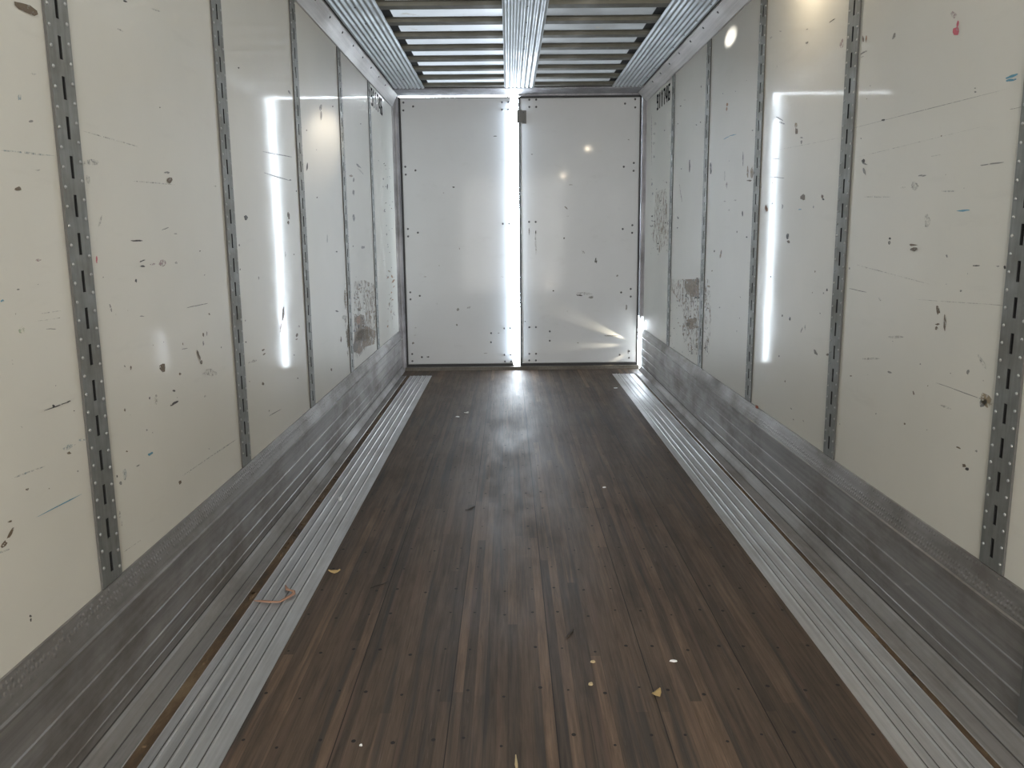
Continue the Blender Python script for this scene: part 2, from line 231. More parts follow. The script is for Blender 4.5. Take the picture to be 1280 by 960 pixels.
MARKS_L = """
w 5904 1098 6016 1070 5994 587 5898 566 5871 831
W 6242 824 6545 789 6747 692 7223 599 7111 501 6633 537 6373 516 6180 561
w 6269 1079 6723 1067 7277 997 7257 553 6667 519 6299 495 6172 526
b 2194 1955 2176 1947 2139 1946 2109 1946 2094 1951 2093 1959 2125 1964 2161 1968 2191 1963
b 2036 1527 2037 1524 2027 1522 2016 1521 2008 1523 2012 1527 2019 1529 2029 1532 2035 1529
g 2123 1692 2121 1690 2113 1688 2105 1687 2102 1689 2103 1690 2108 1692 2114 1694 2122 1694
d 2909 1838 2906 1836 2903 1835 2901 1835 2900 1836 2899 1838 2902 1839 2904 1840 2907 1840
g 2942 1630 2941 1628 2928 1624 2911 1625 2890 1624 2898 1628 2909 1630 2927 1632 2940 1631
b 2961 1606 2950 1599 2935 1592 2919 1595 2910 1600 2914 1606 2923 1610 2938 1613 2958 1613
f 2436 1621 2425 1613 2394 1610 2372 1609 2347 1610 2350 1616 2372 1622 2399 1627 2428 1626
d 3803 2132 3798 2129 3793 2126 3787 2126 3782 2127 3780 2129 3786 2132 3795 2134 3803 2134
d 3787 1496 3775 1488 3757 1483 3739 1485 3736 1492 3729 1499 3746 1504 3761 1506 3775 1503
b 4500 1524 4493 1517 4483 1512 4471 1513 4460 1518 4463 1528 4473 1538 4490 1539 4495 1530
b 4495 1485 4487 1478 4475 1473 4465 1478 4450 1480 4452 1489 4468 1492 4479 1495 4488 1491
f 2969 2154 2963 2152 2947 2149 2928 2147 2908 2144 2897 2145 2893 2146 2900 2148 2914 2150 2933 2152 2953 2155 2965 2155
d 2722 2119 2711 2117 2704 2115 2693 2115 2691 2117 2697 2119 2702 2121 2709 2121 2718 2121
v 2208 1618 2190 1617 2143 1613 2083 1611 2026 1610 1987 1608 1973 1609 1987 1611 2027 1613 2085 1616 2145 1617 2191 1618
v 2079 1741 2078 1735 2072 1735 2066 1732 2067 1737 2066 1741 2069 1745 2075 1747 2080 1746
f 2159 1809 2157 1807 2146 1804 2136 1803 2128 1803 2132 1805 2135 1807 2146 1809 2155 1810
f 2983 1591 2958 1589 2891 1587 2805 1585 2725 1583 2669 1582 2649 1583 2669 1584 2726 1587 2807 1589 2893 1590 2959 1591
f 2715 1691 2687 1690 2615 1692 2522 1693 2436 1695 2378 1697 2357 1698 2379 1699 2438 1698 2525 1697 2617 1695 2689 1693
g 2898 1444 2894 1443 2883 1441 2868 1438 2853 1437 2842 1435 2837 1435 2841 1437 2851 1439 2866 1441 2881 1444 2893 1445
g 4674 2159 4652 2161 4635 2161 4619 2165 4618 2172 4633 2175 4653 2176 4664 2170 4670 2165
g 4634 1832 4589 1828 4475 1823 4327 1816 4189 1810 4095 1808 4063 1808 4097 1810 4194 1815 4331 1821 4479 1828 4592 1832
g 4573 1704 4533 1703 4432 1703 4301 1704 4181 1707 4097 1709 4068 1711 4100 1712 4185 1711 4307 1709 4438 1708 4536 1705
d 4969 1790 4974 1793 4984 1802 4989 1813 4988 1823 4986 1831 4978 1833 4972 1830 4962 1821 4963 1811 4963 1800 4964 1793
f 2676 2025 2672 2023 2662 2022 2652 2022 2641 2022 2633 2022 2631 2023 2635 2024 2644 2026 2655 2026 2666 2026 2674 2025
f 2401 1440 2406 1443 2415 1450 2421 1460 2428 1470 2433 1478 2432 1481 2428 1479 2421 1471 2410 1461 2405 1451 2399 1444
f 3406 1610 3404 1608 3393 1607 3380 1607 3371 1607 3366 1609 3380 1611 3394 1612 3401 1611
g 2963 1423 2959 1422 2951 1422 2943 1422 2934 1423 2934 1424 2943 1425 2952 1425 2960 1425
f 2134 1577 2127 1576 2122 1574 2113 1574 2107 1575 2111 1576 2115 1577 2123 1578 2128 1578
f 2377 1569 2376 1559 2366 1558 2360 1560 2357 1564 2356 1571 2361 1580 2370 1579 2378 1577
d 2683 1401 2677 1400 2660 1399 2638 1399 2616 1399 2600 1401 2595 1402 2601 1403 2617 1403 2639 1404 2661 1404 2678 1402
d 2688 1341 2686 1340 2677 1339 2666 1337 2655 1335 2646 1335 2643 1335 2645 1336 2653 1339 2664 1340 2675 1342 2684 1342
d 2680 1321 2681 1319 2667 1319 2654 1320 2641 1322 2650 1323 2653 1325 2668 1325 2675 1323
p 2851 1326 2844 1320 2827 1314 2805 1317 2791 1324 2796 1331 2810 1337 2831 1338 2849 1333
p 2766 1325 2760 1323 2746 1323 2729 1323 2717 1325 2722 1327 2735 1328 2749 1329 2766 1327
r 2370 1340 2373 1341 2374 1346 2377 1351 2377 1357 2375 1361 2375 1362 2373 1361 2369 1357 2368 1351 2367 1346 2369 1342
d 1984 1292 1983 1291 1980 1291 1975 1291 1972 1292 1974 1293 1977 1294 1981 1294 1984 1293
u 1918 1270 1916 1268 1911 1269 1906 1268 1905 1271 1906 1272 1909 1273 1913 1274 1916 1273
d 2616 1279 2616 1275 2611 1273 2607 1276 2602 1278 2605 1281 2607 1284 2613 1285 2618 1282
d 3179 1360 3178 1359 3173 1358 3168 1358 3165 1359 3168 1361 3170 1362 3174 1362 3179 1362
g 3219 1161 3203 1160 3161 1160 3104 1160 3049 1161 3011 1161 2996 1162 3010 1163 3048 1164 3103 1163 3159 1163 3202 1162
g 2431 1198 2433 1200 2433 1204 2432 1211 2429 1217 2425 1221 2422 1223 2420 1221 2422 1216 2422 1210 2425 1204 2428 1200
g 2645 1166 2641 1165 2629 1166 2619 1167 2610 1168 2615 1169 2619 1170 2630 1169 2637 1167
g 3146 1013 3141 1009 3137 1008 3133 1007 3131 1012 3130 1019 3135 1025 3141 1024 3142 1018
b 3150 1046 3147 1042 3141 1040 3138 1043 3134 1046 3135 1051 3138 1056 3145 1055 3150 1052
g 3183 1047 3181 1043 3178 1039 3174 1041 3174 1046 3174 1051 3177 1057 3181 1055 3185 1053
b 3093 958 3094 961 3096 969 3085 980 3080 991 3071 998 3064 1001 3061 998 3061 991 3068 980 3077 969 3087 961
b 3110 947 3105 942 3098 942 3092 943 3087 947 3086 954 3095 956 3102 958 3109 954
b 2774 981 2769 968 2750 968 2739 976 2728 983 2728 994 2743 996 2755 997 2773 994
b 2906 937 2898 936 2893 934 2887 936 2884 939 2883 942 2888 945 2895 943 2900 941
b 2526 1018 2524 1016 2521 1013 2516 1015 2516 1019 2516 1022 2518 1026 2524 1025 2527 1022
d 2837 891 2840 888 2831 887 2822 890 2817 891 2815 893 2815 896 2825 896 2832 894
d 2860 850 2850 846 2822 845 2799 844 2786 846 2785 849 2798 851 2817 854 2844 853
d 2638 902 2637 899 2635 899 2632 900 2629 902 2630 906 2633 907 2637 908 2639 906
b 2463 900 2460 898 2457 896 2455 899 2451 901 2453 904 2455 907 2459 906 2463 905
d 2154 988 2145 987 2121 988 2090 987 2058 988 2036 989 2028 989 2036 990 2058 990 2088 990 2120 990 2144 989
d 2081 991 2079 989 2075 989 2071 989 2070 992 2069 995 2072 997 2077 995 2081 993
d 2158 989 2156 988 2150 988 2144 987 2138 989 2138 990 2143 991 2148 991 2156 991
b 2138 853 2134 852 2126 853 2117 855 2116 858 2116 860 2121 860 2129 860 2132 856
d 2175 959 2174 958 2172 958 2169 959 2168 960 2169 961 2170 961 2172 961 2174 960
b 2450 776 2452 774 2449 774 2444 775 2441 776 2438 777 2439 779 2444 780 2448 778
u 2622 727 2620 724 2606 724 2592 723 2586 727 2582 729 2585 732 2599 731 2614 731
d 2372 721 2370 718 2367 718 2365 719 2364 722 2364 724 2366 727 2369 725 2370 724
b 3916 889 3913 886 3902 884 3880 883 3873 886 3871 888 3870 891 3891 892 3907 891
b 3929 868 3922 866 3913 864 3889 863 3883 866 3877 868 3889 869 3904 871 3918 869
b 4254 987 4263 991 4284 1002 4298 1020 4298 1040 4301 1054 4295 1059 4284 1055 4267 1043 4259 1025 4253 1006 4247 993
t 4191 936 4200 938 4208 947 4224 957 4234 969 4234 978 4234 982 4225 980 4214 972 4201 961 4196 949 4188 940
g 3896 1222 3892 1219 3887 1216 3881 1216 3878 1221 3880 1226 3884 1231 3891 1231 3894 1227
b 4551 879 4533 874 4516 873 4505 877 4500 884 4517 892 4538 893 4548 890 4553 886
b 4538 861 4537 859 4522 859 4507 859 4498 861 4489 864 4499 865 4516 865 4534 864
b 3874 730 3867 725 3851 727 3842 730 3833 735 3838 738 3842 743 3855 741 3864 737
d 4501 649 4501 647 4492 647 4481 649 4475 652 4481 653 4483 656 4494 654 4499 651
g 3331 974 3330 972 3325 973 3319 973 3317 975 3319 977 3321 979 3326 979 3332 977
v 3455 570 3408 569 3282 571 3121 576 2976 579 2876 582 2840 584 2874 584 2972 583 3117 580 3276 577 3405 572
n 1986 1196 1988 1189 1977 1188 1966 1191 1960 1196 1966 1200 1970 1204 1980 1205 1988 1200
n 2157 1209 2148 1208 2125 1208 2093 1208 2062 1210 2040 1211 2032 1211 2040 1212 2062 1211 2093 1211 2124 1210 2148 1210
f 2163 1227 2156 1226 2136 1226 2110 1226 2085 1226 2066 1227 2059 1228 2066 1228 2084 1229 2110 1228 2136 1228 2156 1227
g 2123 1183 2119 1182 2111 1183 2099 1185 2088 1186 2080 1187 2077 1188 2080 1188 2088 1188 2100 1187 2111 1185 2120 1184
v 2215 869 2209 869 2197 870 2184 874 2178 877 2175 880 2186 879 2198 877 2214 872
v 2162 870 2142 868 2129 866 2107 867 2100 872 2095 876 2109 877 2125 879 2148 875
v 2011 853 2001 853 1973 854 1936 857 1900 859 1874 862 1865 864 1873 864 1899 863 1934 861 1972 858 2000 855
g 2978 1019 2975 1018 2965 1019 2951 1019 2937 1021 2928 1021 2924 1022 2927 1023 2937 1023 2950 1022 2964 1021 2974 1020
g 4453 784 4450 781 4441 782 4432 783 4426 786 4428 789 4434 791 4442 790 4450 787
f 3271 882 3252 875 3196 881 3151 892 3104 904 3132 909 3148 916 3202 908 3225 896
f 3130 814 3123 813 3116 813 3106 814 3103 818 3104 820 3108 822 3119 821 3128 817
v 2433 711 2427 703 2418 694 2407 700 2409 713 2405 726 2415 730 2425 728 2429 720
g 2524 714 2519 713 2513 712 2504 713 2497 714 2497 715 2498 717 2509 717 2519 716
g 2596 807 2595 806 2592 805 2587 807 2585 809 2586 811 2589 812 2592 811 2596 809
g 3118 611 3117 609 3113 610 3109 611 3107 613 3107 614 3110 615 3114 614 3116 612
g 4143 554 4128 553 4086 554 4027 557 3970 560 3929 563 3913 565 3926 565 3965 565 4021 562 4081 558 4126 555
f 3781 858 3777 853 3740 852 3703 857 3655 860 3661 864 3689 866 3727 866 3752 862
g 2541 1193 2540 1192 2536 1192 2534 1192 2533 1193 2533 1194 2534 1196 2537 1196 2539 1194
f 2690 886 2685 877 2677 873 2668 875 2662 885 2668 896 2674 906 2684 906 2695 901
p 2094 1358 2086 1356 2079 1354 2070 1356 2065 1358 2067 1359 2072 1360 2081 1362 2086 1360
g 2163 796 2161 795 2159 795 2157 796 2155 797 2155 799 2157 800 2160 800 2162 798
g 3660 1050 3658 1048 3654 1047 3649 1047 3648 1050 3647 1053 3651 1054 3655 1054 3661 1054
d 3648 957 3646 954 3641 953 3636 955 3632 957 3634 960 3638 961 3642 960 3649 960
d 3642 1377 3642 1373 3636 1372 3631 1372 3629 1375 3630 1379 3634 1382 3638 1381 3642 1380
d 3636 1273 3636 1271 3632 1270 3626 1270 3624 1272 3626 1274 3629 1276 3634 1278 3639 1276
d 4570 1316 4563 1315 4557 1314 4550 1314 4546 1316 4544 1318 4551 1320 4559 1320 4567 1319
f 4373 1299 4380 1301 4384 1308 4392 1318 4388 1327 4386 1334 4381 1337 4376 1335 4372 1328 4364 1318 4367 1309 4370 1302
p 4594 924 4593 919 4581 918 4567 920 4561 925 4564 930 4573 932 4582 931 4594 929
b 1844 737 1834 733 1830 734 1823 734 1830 741 1838 746 1849 751 1855 750 1850 743
b 1820 719 1812 718 1804 719 1801 724 1806 728 1812 730 1820 732 1821 727 1827 723
b 1851 767 1852 765 1847 765 1840 767 1838 768 1834 770 1840 770 1845 770 1851 769
b 1931 820 1929 818 1926 817 1922 818 1918 820 1917 822 1919 823 1924 822 1929 822
u 2170 732 2154 732 2110 733 2051 736 1996 739 1958 741 1944 743 1957 742 1995 741 2050 739 2108 736 2153 733
d 1883 516 1880 515 1878 515 1876 517 1872 519 1873 522 1876 523 1879 521 1881 519
d 1882 506 1881 503 1878 504 1876 506 1876 509 1876 511 1879 512 1883 511 1883 508
b 2829 562 2820 561 2810 561 2808 566 2804 570 2807 575 2816 574 2827 572 2829 566
g 2362 596 2364 596 2366 600 2368 605 2368 611 2367 615 2366 617 2365 616 2363 613 2360 608 2361 602 2361 597
g 2369 569 2371 569 2371 572 2372 575 2373 577 2373 580 2371 582 2370 581 2369 579 2368 576 2367 573 2368 570
f 2481 483 2473 482 2451 483 2420 485 2390 486 2368 488 2360 489 2367 489 2387 489 2418 487 2449 485 2472 484
v 1832 705 1830 705 1822 705 1811 707 1800 709 1792 710 1789 712 1791 713 1799 714 1810 711 1821 709 1829 708
g 2396 692 2394 689 2388 689 2384 692 2380 695 2381 699 2385 701 2391 700 2395 697
g 5445 2209 5431 2195 5406 2182 5377 2180 5364 2190 5378 2205 5398 2214 5418 2219 5449 2224
g 5401 2123 5410 2128 5425 2140 5436 2156 5434 2170 5422 2179 5415 2181 5399 2175 5392 2164 5383 2148 5384 2135 5388 2125
d 5800 2263 5791 2259 5779 2256 5768 2255 5756 2255 5758 2259 5770 2263 5783 2267 5793 2266
d 4948 1783 4957 1787 4962 1796 4973 1809 4976 1821 4983 1831 4978 1833 4971 1830 4960 1820 4948 1807 4945 1795 4943 1786
d 5016 2017 5011 2014 5000 2011 4989 2010 4987 2012 4987 2014 4989 2018 5001 2018 5010 2018
d 5198 1645 5195 1642 5182 1641 5169 1640 5163 1642 5169 1645 5173 1647 5185 1649 5197 1648
b 4508 1514 4506 1503 4493 1502 4481 1500 4476 1508 4472 1520 4487 1528 4502 1535 4510 1525
g 6802 1940 6723 1941 6667 1938 6598 1945 6580 1952 6574 1959 6644 1961 6716 1953 6749 1948
f 6905 1900 6872 1899 6823 1904 6745 1909 6689 1918 6645 1924 6635 1927 6666 1929 6723 1926 6792 1920 6858 1912 6895 1904
g 6477 1829 6460 1819 6440 1812 6420 1813 6402 1818 6413 1829 6426 1838 6451 1847 6473 1841
g 6452 1735 6441 1723 6419 1710 6398 1719 6368 1722 6371 1740 6396 1756 6426 1751 6459 1752
g 6437 1547 6413 1533 6385 1517 6354 1528 6339 1539 6322 1555 6353 1573 6398 1574 6416 1559
g 6811 1324 6794 1316 6736 1315 6671 1314 6648 1322 6646 1330 6686 1336 6738 1333 6809 1333
d 6883 2290 6876 2285 6859 2282 6845 2281 6838 2282 6840 2286 6848 2289 6861 2292 6873 2291
d 6331 1338 6327 1335 6308 1335 6291 1334 6286 1338 6286 1341 6296 1343 6311 1344 6323 1342
g 4585 1709 4585 1706 4569 1705 4556 1704 4546 1705 4541 1707 4554 1711 4572 1712 4585 1711
g 5407 1371 5413 1374 5419 1384 5424 1398 5425 1411 5423 1421 5419 1425 5414 1421 5410 1411 5406 1398 5399 1384 5403 1374
d 5714 1310 5708 1306 5690 1305 5673 1307 5658 1309 5663 1313 5678 1314 5693 1316 5706 1313
d 4697 1658 4695 1655 4686 1653 4676 1652 4672 1655 4676 1658 4679 1661 4688 1662 4692 1659
t 6424 1857 6400 1850 6352 1843 6302 1842 6276 1845 6267 1849 6309 1855 6357 1862 6386 1859
g 8026 1937 8017 1930 7992 1926 7973 1927 7946 1928 7946 1937 7972 1943 7999 1947 8017 1943
d 8222 1853 8242 1857 8245 1867 8267 1882 8271 1895 8251 1904 8236 1906 8222 1902 8207 1891 8189 1877 8192 1864 8200 1855
p 7969 1865 7974 1859 7946 1858 7920 1854 7907 1858 7920 1864 7924 1871 7951 1871 7972 1871
d 8142 1724 8124 1719 8106 1717 8089 1717 8069 1718 8081 1723 8090 1727 8109 1728 8127 1727
g 7756 2081 7761 2078 7739 2075 7723 2076 7713 2076 7707 2078 7717 2082 7741 2085 7751 2083
g 8117 1429 8091 1423 8075 1417 8048 1417 8038 1425 8036 1433 8054 1441 8080 1438 8096 1435
d 4770 1520 4767 1518 4762 1517 4757 1518 4752 1518 4750 1520 4757 1521 4763 1522 4767 1521
g 5237 1929 5235 1927 5229 1925 5221 1926 5218 1927 5213 1928 5222 1930 5230 1931 5237 1931
b 6254 798 6255 797 6246 796 6234 798 6232 799 6229 801 6234 802 6243 801 6251 800
b 6454 769 6433 766 6406 767 6378 770 6372 777 6384 780 6394 785 6422 781 6446 776
t 6187 634 6179 633 6169 634 6166 636 6167 638 6172 639 6182 639 6190 637 6191 635
t 6288 775 6280 773 6265 775 6250 776 6248 779 6250 782 6263 783 6277 782 6286 778
t 6939 791 6916 790 6892 792 6872 796 6871 800 6891 802 6912 804 6933 799 6952 794
t 6295 922 6312 917 6308 914 6289 915 6271 916 6262 921 6248 926 6258 928 6278 926
t 6587 639 6566 639 6548 638 6545 642 6538 646 6556 650 6577 649 6585 647 6591 644
b 7010 559 7014 553 7012 550 7000 550 6975 555 6955 561 6943 567 6947 571 6979 564
g 6267 711 6250 707 6227 705 6193 710 6157 716 6155 723 6177 726 6213 725 6240 718
t 6213 842 6225 838 6222 836 6211 838 6200 840 6187 844 6182 848 6191 847 6200 846
t 6542 560 6546 556 6537 556 6527 556 6512 558 6510 561 6508 563 6515 565 6528 562
b 6382 980 6384 976 6374 976 6364 974 6350 978 6344 982 6345 985 6355 987 6369 983
b 6324 790 6302 789 6290 790 6289 792 6293 795 6314 798 6331 796 6341 794 6345 792
t 6911 721 6915 718 6908 716 6891 717 6871 719 6866 723 6859 728 6877 728 6899 727
t 6302 780 6296 777 6291 773 6262 775 6237 778 6228 783 6244 785 6260 786 6282 784
t 6361 937 6338 936 6320 937 6309 939 6324 943 6353 944 6376 944 6379 942 6379 940
t 6731 876 6715 872 6683 874 6666 879 6649 884 6655 890 6690 888 6724 888 6725 881
b 6162 589 6157 588 6146 589 6135 591 6123 594 6127 595 6137 595 6150 594 6156 591
t 6335 660 6312 661 6294 663 6281 667 6274 671 6287 674 6310 672 6324 668 6330 665
t 6406 794 6407 792 6405 790 6398 790 6391 793 6388 795 6389 796 6392 798 6401 796
t 6442 945 6427 944 6412 945 6402 947 6403 950 6420 952 6439 954 6446 951 6458 948
b 6646 699 6622 695 6587 702 6565 707 6548 714 6567 718 6600 720 6637 713 6644 706
t 7026 941 7026 937 7022 933 7003 934 6983 937 6968 941 6972 944 6976 948 7000 944
t 6820 970 6792 966 6751 969 6745 976 6746 982 6778 985 6822 987 6845 979 6860 972
t 7087 944 7078 941 7055 943 7038 945 7028 949 7037 953 7059 952 7074 950 7093 948
t 6733 607 6722 604 6702 607 6682 610 6687 614 6695 618 6718 615 6731 613 6737 610
t 6898 933 6888 928 6869 927 6848 924 6823 930 6819 935 6818 940 6843 939 6864 937
g 6305 953 6316 947 6305 944 6287 943 6263 948 6238 954 6226 963 6251 964 6284 962
t 6362 565 6374 558 6371 553 6342 555 6319 563 6293 570 6299 575 6316 576 6341 570
b 6591 778 6598 769 6597 763 6582 760 6546 772 6526 783 6529 789 6529 796 6561 787
t 6605 761 6590 758 6569 761 6562 765 6553 768 6572 769 6586 769 6597 767 6612 764
g 6830 587 6820 582 6810 577 6790 579 6783 589 6778 597 6785 604 6804 603 6818 595
g 6318 578 6307 576 6291 575 6279 579 6279 583 6288 585 6300 587 6312 584 6318 581
t 6598 1052 6606 1050 6597 1049 6588 1049 6574 1049 6564 1052 6568 1055 6577 1056 6593 1055
b 6446 940 6426 939 6400 944 6376 950 6378 956 6401 958 6432 953 6447 948 6454 943
t 7180 765 7141 765 7117 769 7107 774 7107 779 7142 780 7181 779 7210 774 7211 768
t 6453 908 6441 909 6427 909 6423 912 6425 914 6435 915 6451 915 6461 912 6456 910
b 6445 972 6442 970 6442 967 6433 967 6421 970 6411 974 6415 976 6423 976 6433 974
b 6257 647 6236 647 6221 646 6201 650 6195 655 6204 658 6219 660 6240 657 6244 652
t 6316 690 6301 690 6291 690 6275 691 6279 694 6280 698 6291 700 6304 697 6311 694
t 6345 795 6340 786 6304 787 6283 794 6251 801 6277 807 6295 814 6331 810 6349 802
b 6210 593 6202 591 6195 589 6185 592 6175 595 6176 599 6184 600 6195 601 6205 597
b 6404 723 6425 711 6409 711 6394 709 6366 718 6361 728 6356 735 6371 734 6389 734
t 6821 681 6819 678 6820 674 6804 677 6794 681 6780 686 6784 689 6798 687 6811 687
t 6345 818 6333 813 6312 813 6292 816 6287 821 6280 827 6291 831 6315 829 6327 824
t 6273 827 6253 827 6245 829 6230 831 6250 832 6262 833 6277 833 6288 831 6287 829
t 6346 564 6316 565 6294 568 6289 572 6300 575 6324 574 6349 574 6361 571 6361 567
t 6804 686 6789 687 6775 687 6763 690 6776 692 6782 694 6799 694 6805 691 6811 689
g 6677 891 6702 885 6697 882 6689 880 6660 885 6629 890 6620 896 6633 897 6650 897
g 6542 1040 6549 1031 6544 1025 6518 1026 6484 1033 6461 1044 6465 1052 6481 1055 6511 1048
t 7068 781 7059 773 7031 775 7000 775 7004 785 7003 792 7023 798 7052 797 7067 789
t 6324 827 6334 821 6327 817 6306 818 6286 824 6279 830 6277 835 6289 838 6312 833
t 6476 763 6468 762 6457 763 6456 765 6450 768 6464 768 6475 768 6480 766 6484 764
t 6779 796 6798 788 6787 783 6755 789 6735 793 6721 799 6721 804 6734 808 6768 804
t 6599 1008 6576 1007 6560 1008 6539 1008 6543 1013 6558 1017 6577 1018 6590 1016 6599 1013
g 6556 651 6544 649 6530 649 6517 652 6507 656 6511 659 6523 660 6542 659 6555 655
b 6473 858 6496 848 6504 839 6456 844 6416 845 6380 855 6365 865 6378 872 6427 866
t 7330 721 7299 717 7269 716 7217 718 7212 728 7209 734 7229 737 7270 740 7306 730
t 6510 1004 6478 1002 6458 1003 6431 1004 6440 1010 6456 1014 6476 1017 6502 1016 6519 1011
t 6240 671 6234 670 6223 672 6214 674 6206 676 6215 676 6222 676 6231 674 6242 672
t 6969 1013 6973 1008 6944 1006 6913 1005 6883 1008 6876 1013 6894 1015 6916 1016 6952 1018
g 7266 889 7277 883 7269 880 7246 882 7228 887 7200 892 7212 895 7217 899 7243 893
t 7015 745 7021 734 7000 733 6977 734 6941 740 6906 753 6919 760 6936 763 6974 758
b 6414 589 6411 584 6394 583 6369 584 6352 593 6350 602 6375 603 6398 604 6411 595
g 6335 552 6323 552 6313 553 6311 555 6312 557 6323 558 6331 556 6343 555 6338 554
b 6585 856 6587 853 6582 851 6572 852 6567 856 6562 858 6567 859 6572 860 6579 858
t 6752 625 6777 615 6767 612 6751 610 6713 618 6674 629 6668 637 6685 639 6716 634
t 6381 782 6377 778 6359 778 6344 782 6335 786 6348 788 6357 790 6379 789 6388 784
b 7027 584 7034 580 7031 579 7025 579 7012 583 7004 587 7001 591 7005 593 7019 590
t 7251 654 7268 648 7265 644 7242 644 7210 646 7178 654 7189 658 7196 661 7222 659
b 6425 602 6395 555 6301 549 6198 558 6159 611 6201 649 6252 673 6326 672 6393 646
t 6716 617 6648 594 6527 602 6401 611 6264 649 6289 689 6422 695 6566 696 6714 659
t 7006 611 7007 581 6856 586 6722 592 6556 619 6561 648 6644 657 6731 677 6881 642
o 6481 770 6452 749 6404 752 6351 747 6312 771 6321 802 6376 808 6420 810 6467 797
b 6325 578 6283 562 6229 553 6151 562 6134 592 6120 619 6168 638 6251 632 6293 603
t 6680 750 6645 720 6548 730 6458 729 6456 762 6408 795 6476 816 6570 803 6671 788
n 5923 843 5898 834 5856 828 5814 841 5779 851 5773 865 5814 870 5864 868 5917 858
d 6394 804 6394 798 6376 797 6355 800 6352 806 6345 811 6358 815 6379 812 6397 809
d 6426 726 6412 716 6390 716 6377 722 6364 728 6371 736 6381 741 6396 741 6415 738
t 5894 931 5913 937 5934 956 5938 984 5945 1012 5933 1033 5920 1041 5894 1036 5877 1016 5864 989 5862 961 5879 940
t 5942 623 5962 632 6001 659 6023 700 6029 743 6000 778 5981 791 5954 783 5920 755 5922 712 5906 671 5919 638
d 5674 906 5638 910 5612 910 5578 918 5550 925 5579 923 5590 925 5633 919 5653 913
b 5370 558 5368 549 5351 551 5340 555 5328 560 5328 569 5342 572 5355 569 5367 565
b 5726 713 5718 700 5701 695 5684 700 5672 711 5687 722 5692 737 5709 732 5717 723
g 8487 1487 8482 1483 8468 1482 8451 1481 8432 1483 8436 1488 8452 1491 8468 1491 8480 1489
d 8574 1749 8556 1748 8539 1746 8522 1747 8529 1750 8549 1754 8569 1755 8577 1753 8582 1752
g 7822 1190 7823 1188 7813 1186 7797 1187 7782 1187 7777 1189 7787 1191 7797 1192 7814 1192
g 8150 1334 8143 1330 8145 1326 8122 1326 8096 1326 8089 1331 8095 1333 8100 1337 8125 1336
d 8080 2079 8049 2074 8032 2073 8014 2072 8020 2076 8053 2083 8077 2087 8098 2089 8102 2086
d 8186 2040 8185 2038 8177 2035 8162 2034 8155 2036 8154 2039 8161 2042 8173 2044 8181 2042
d 8014 1654 7996 1648 7974 1648 7967 1651 7967 1654 7980 1658 8002 1662 8030 1664 8037 1660
g 8478 1845 8479 1843 8473 1841 8459 1840 8449 1841 8434 1842 8438 1845 8455 1846 8469 1847
g 8140 1877 8139 1874 8128 1872 8113 1870 8103 1872 8088 1873 8104 1876 8115 1879 8135 1880
d 8161 1877 8149 1874 8129 1871 8110 1871 8089 1871 8100 1874 8103 1876 8127 1879 8138 1877
g 8010 1647 8039 1641 8031 1635 7997 1632 7957 1634 7916 1637 7931 1642 7928 1647 7964 1648
b 8187 2077 8195 2075 8178 2071 8162 2067 8136 2065 8126 2067 8127 2070 8143 2074 8171 2078
b 8501 1685 8509 1682 8517 1678 8488 1678 8465 1677 8456 1680 8445 1683 8452 1687 8478 1687
d 8408 1781 8397 1780 8388 1781 8381 1781 8388 1783 8391 1784 8401 1784 8408 1784 8414 1783
d 8256 1466 8248 1464 8236 1462 8231 1464 8231 1466 8233 1468 8244 1470 8254 1470 8258 1468
g 8427 2065 8427 2063 8414 2061 8404 2061 8394 2061 8391 2063 8397 2065 8409 2065 8417 2066
g 8444 1989 8444 1986 8442 1981 8414 1980 8387 1979 8387 1983 8388 1987 8410 1990 8436 1992
d 8367 1711 8366 1708 8355 1707 8345 1707 8328 1707 8334 1710 8338 1713 8350 1715 8361 1713
d 8343 1105 8354 1102 8351 1099 8337 1100 8318 1101 8309 1106 8311 1108 8318 1109 8331 1109
d 8275 1974 8278 1971 8268 1971 8261 1969 8256 1971 8253 1973 8254 1974 8259 1977 8269 1976
g 8117 2067 8107 2064 8093 2062 8080 2062 8070 2062 8076 2065 8086 2067 8103 2070 8112 2068
g 8482 1974 8485 1972 8486 1970 8469 1969 8457 1968 8447 1969 8437 1970 8449 1973 8464 1974
g 8157 1305 8131 1304 8108 1305 8094 1308 8102 1311 8119 1314 8141 1313 8171 1313 8170 1309
d 8091 1509 8074 1504 8058 1504 8049 1505 8044 1508 8058 1513 8076 1517 8090 1516 8101 1514
b 8255 1254 8249 1251 8222 1251 8202 1251 8188 1254 8191 1256 8199 1259 8222 1258 8244 1257
b 8087 1721 8087 1718 8071 1716 8058 1714 8041 1714 8031 1716 8041 1719 8057 1720 8076 1723
t 8462 963 8432 952 8392 958 8364 961 8347 968 8380 975 8415 982 8464 982 8476 972
p 8031 724 8018 721 8006 718 7980 719 7969 726 7953 733 7978 733 7994 734 8011 730
t 8110 858 8133 853 8132 850 8114 849 8086 854 8070 857 8059 860 8072 861 8086 861
t 8219 807 8182 803 8144 803 8124 808 8148 814 8170 821 8211 819 8253 819 8237 812
o 8087 1027 8079 1021 8066 1017 8053 1022 8041 1026 8051 1031 8060 1034 8071 1035 8081 1032
p 8064 1031 8092 1021 8115 1012 8094 1010 8032 1023 7971 1032 7980 1037 7962 1045 8008 1040
p 8406 654 8386 650 8367 653 8351 654 8337 659 8354 663 8371 667 8389 663 8405 660
o 8445 961 8369 956 8289 954 8294 961 8357 969 8413 977 8499 982 8537 977 8526 969
t 8273 622 8283 617 8275 615 8258 617 8238 620 8215 627 8224 630 8238 631 8261 628
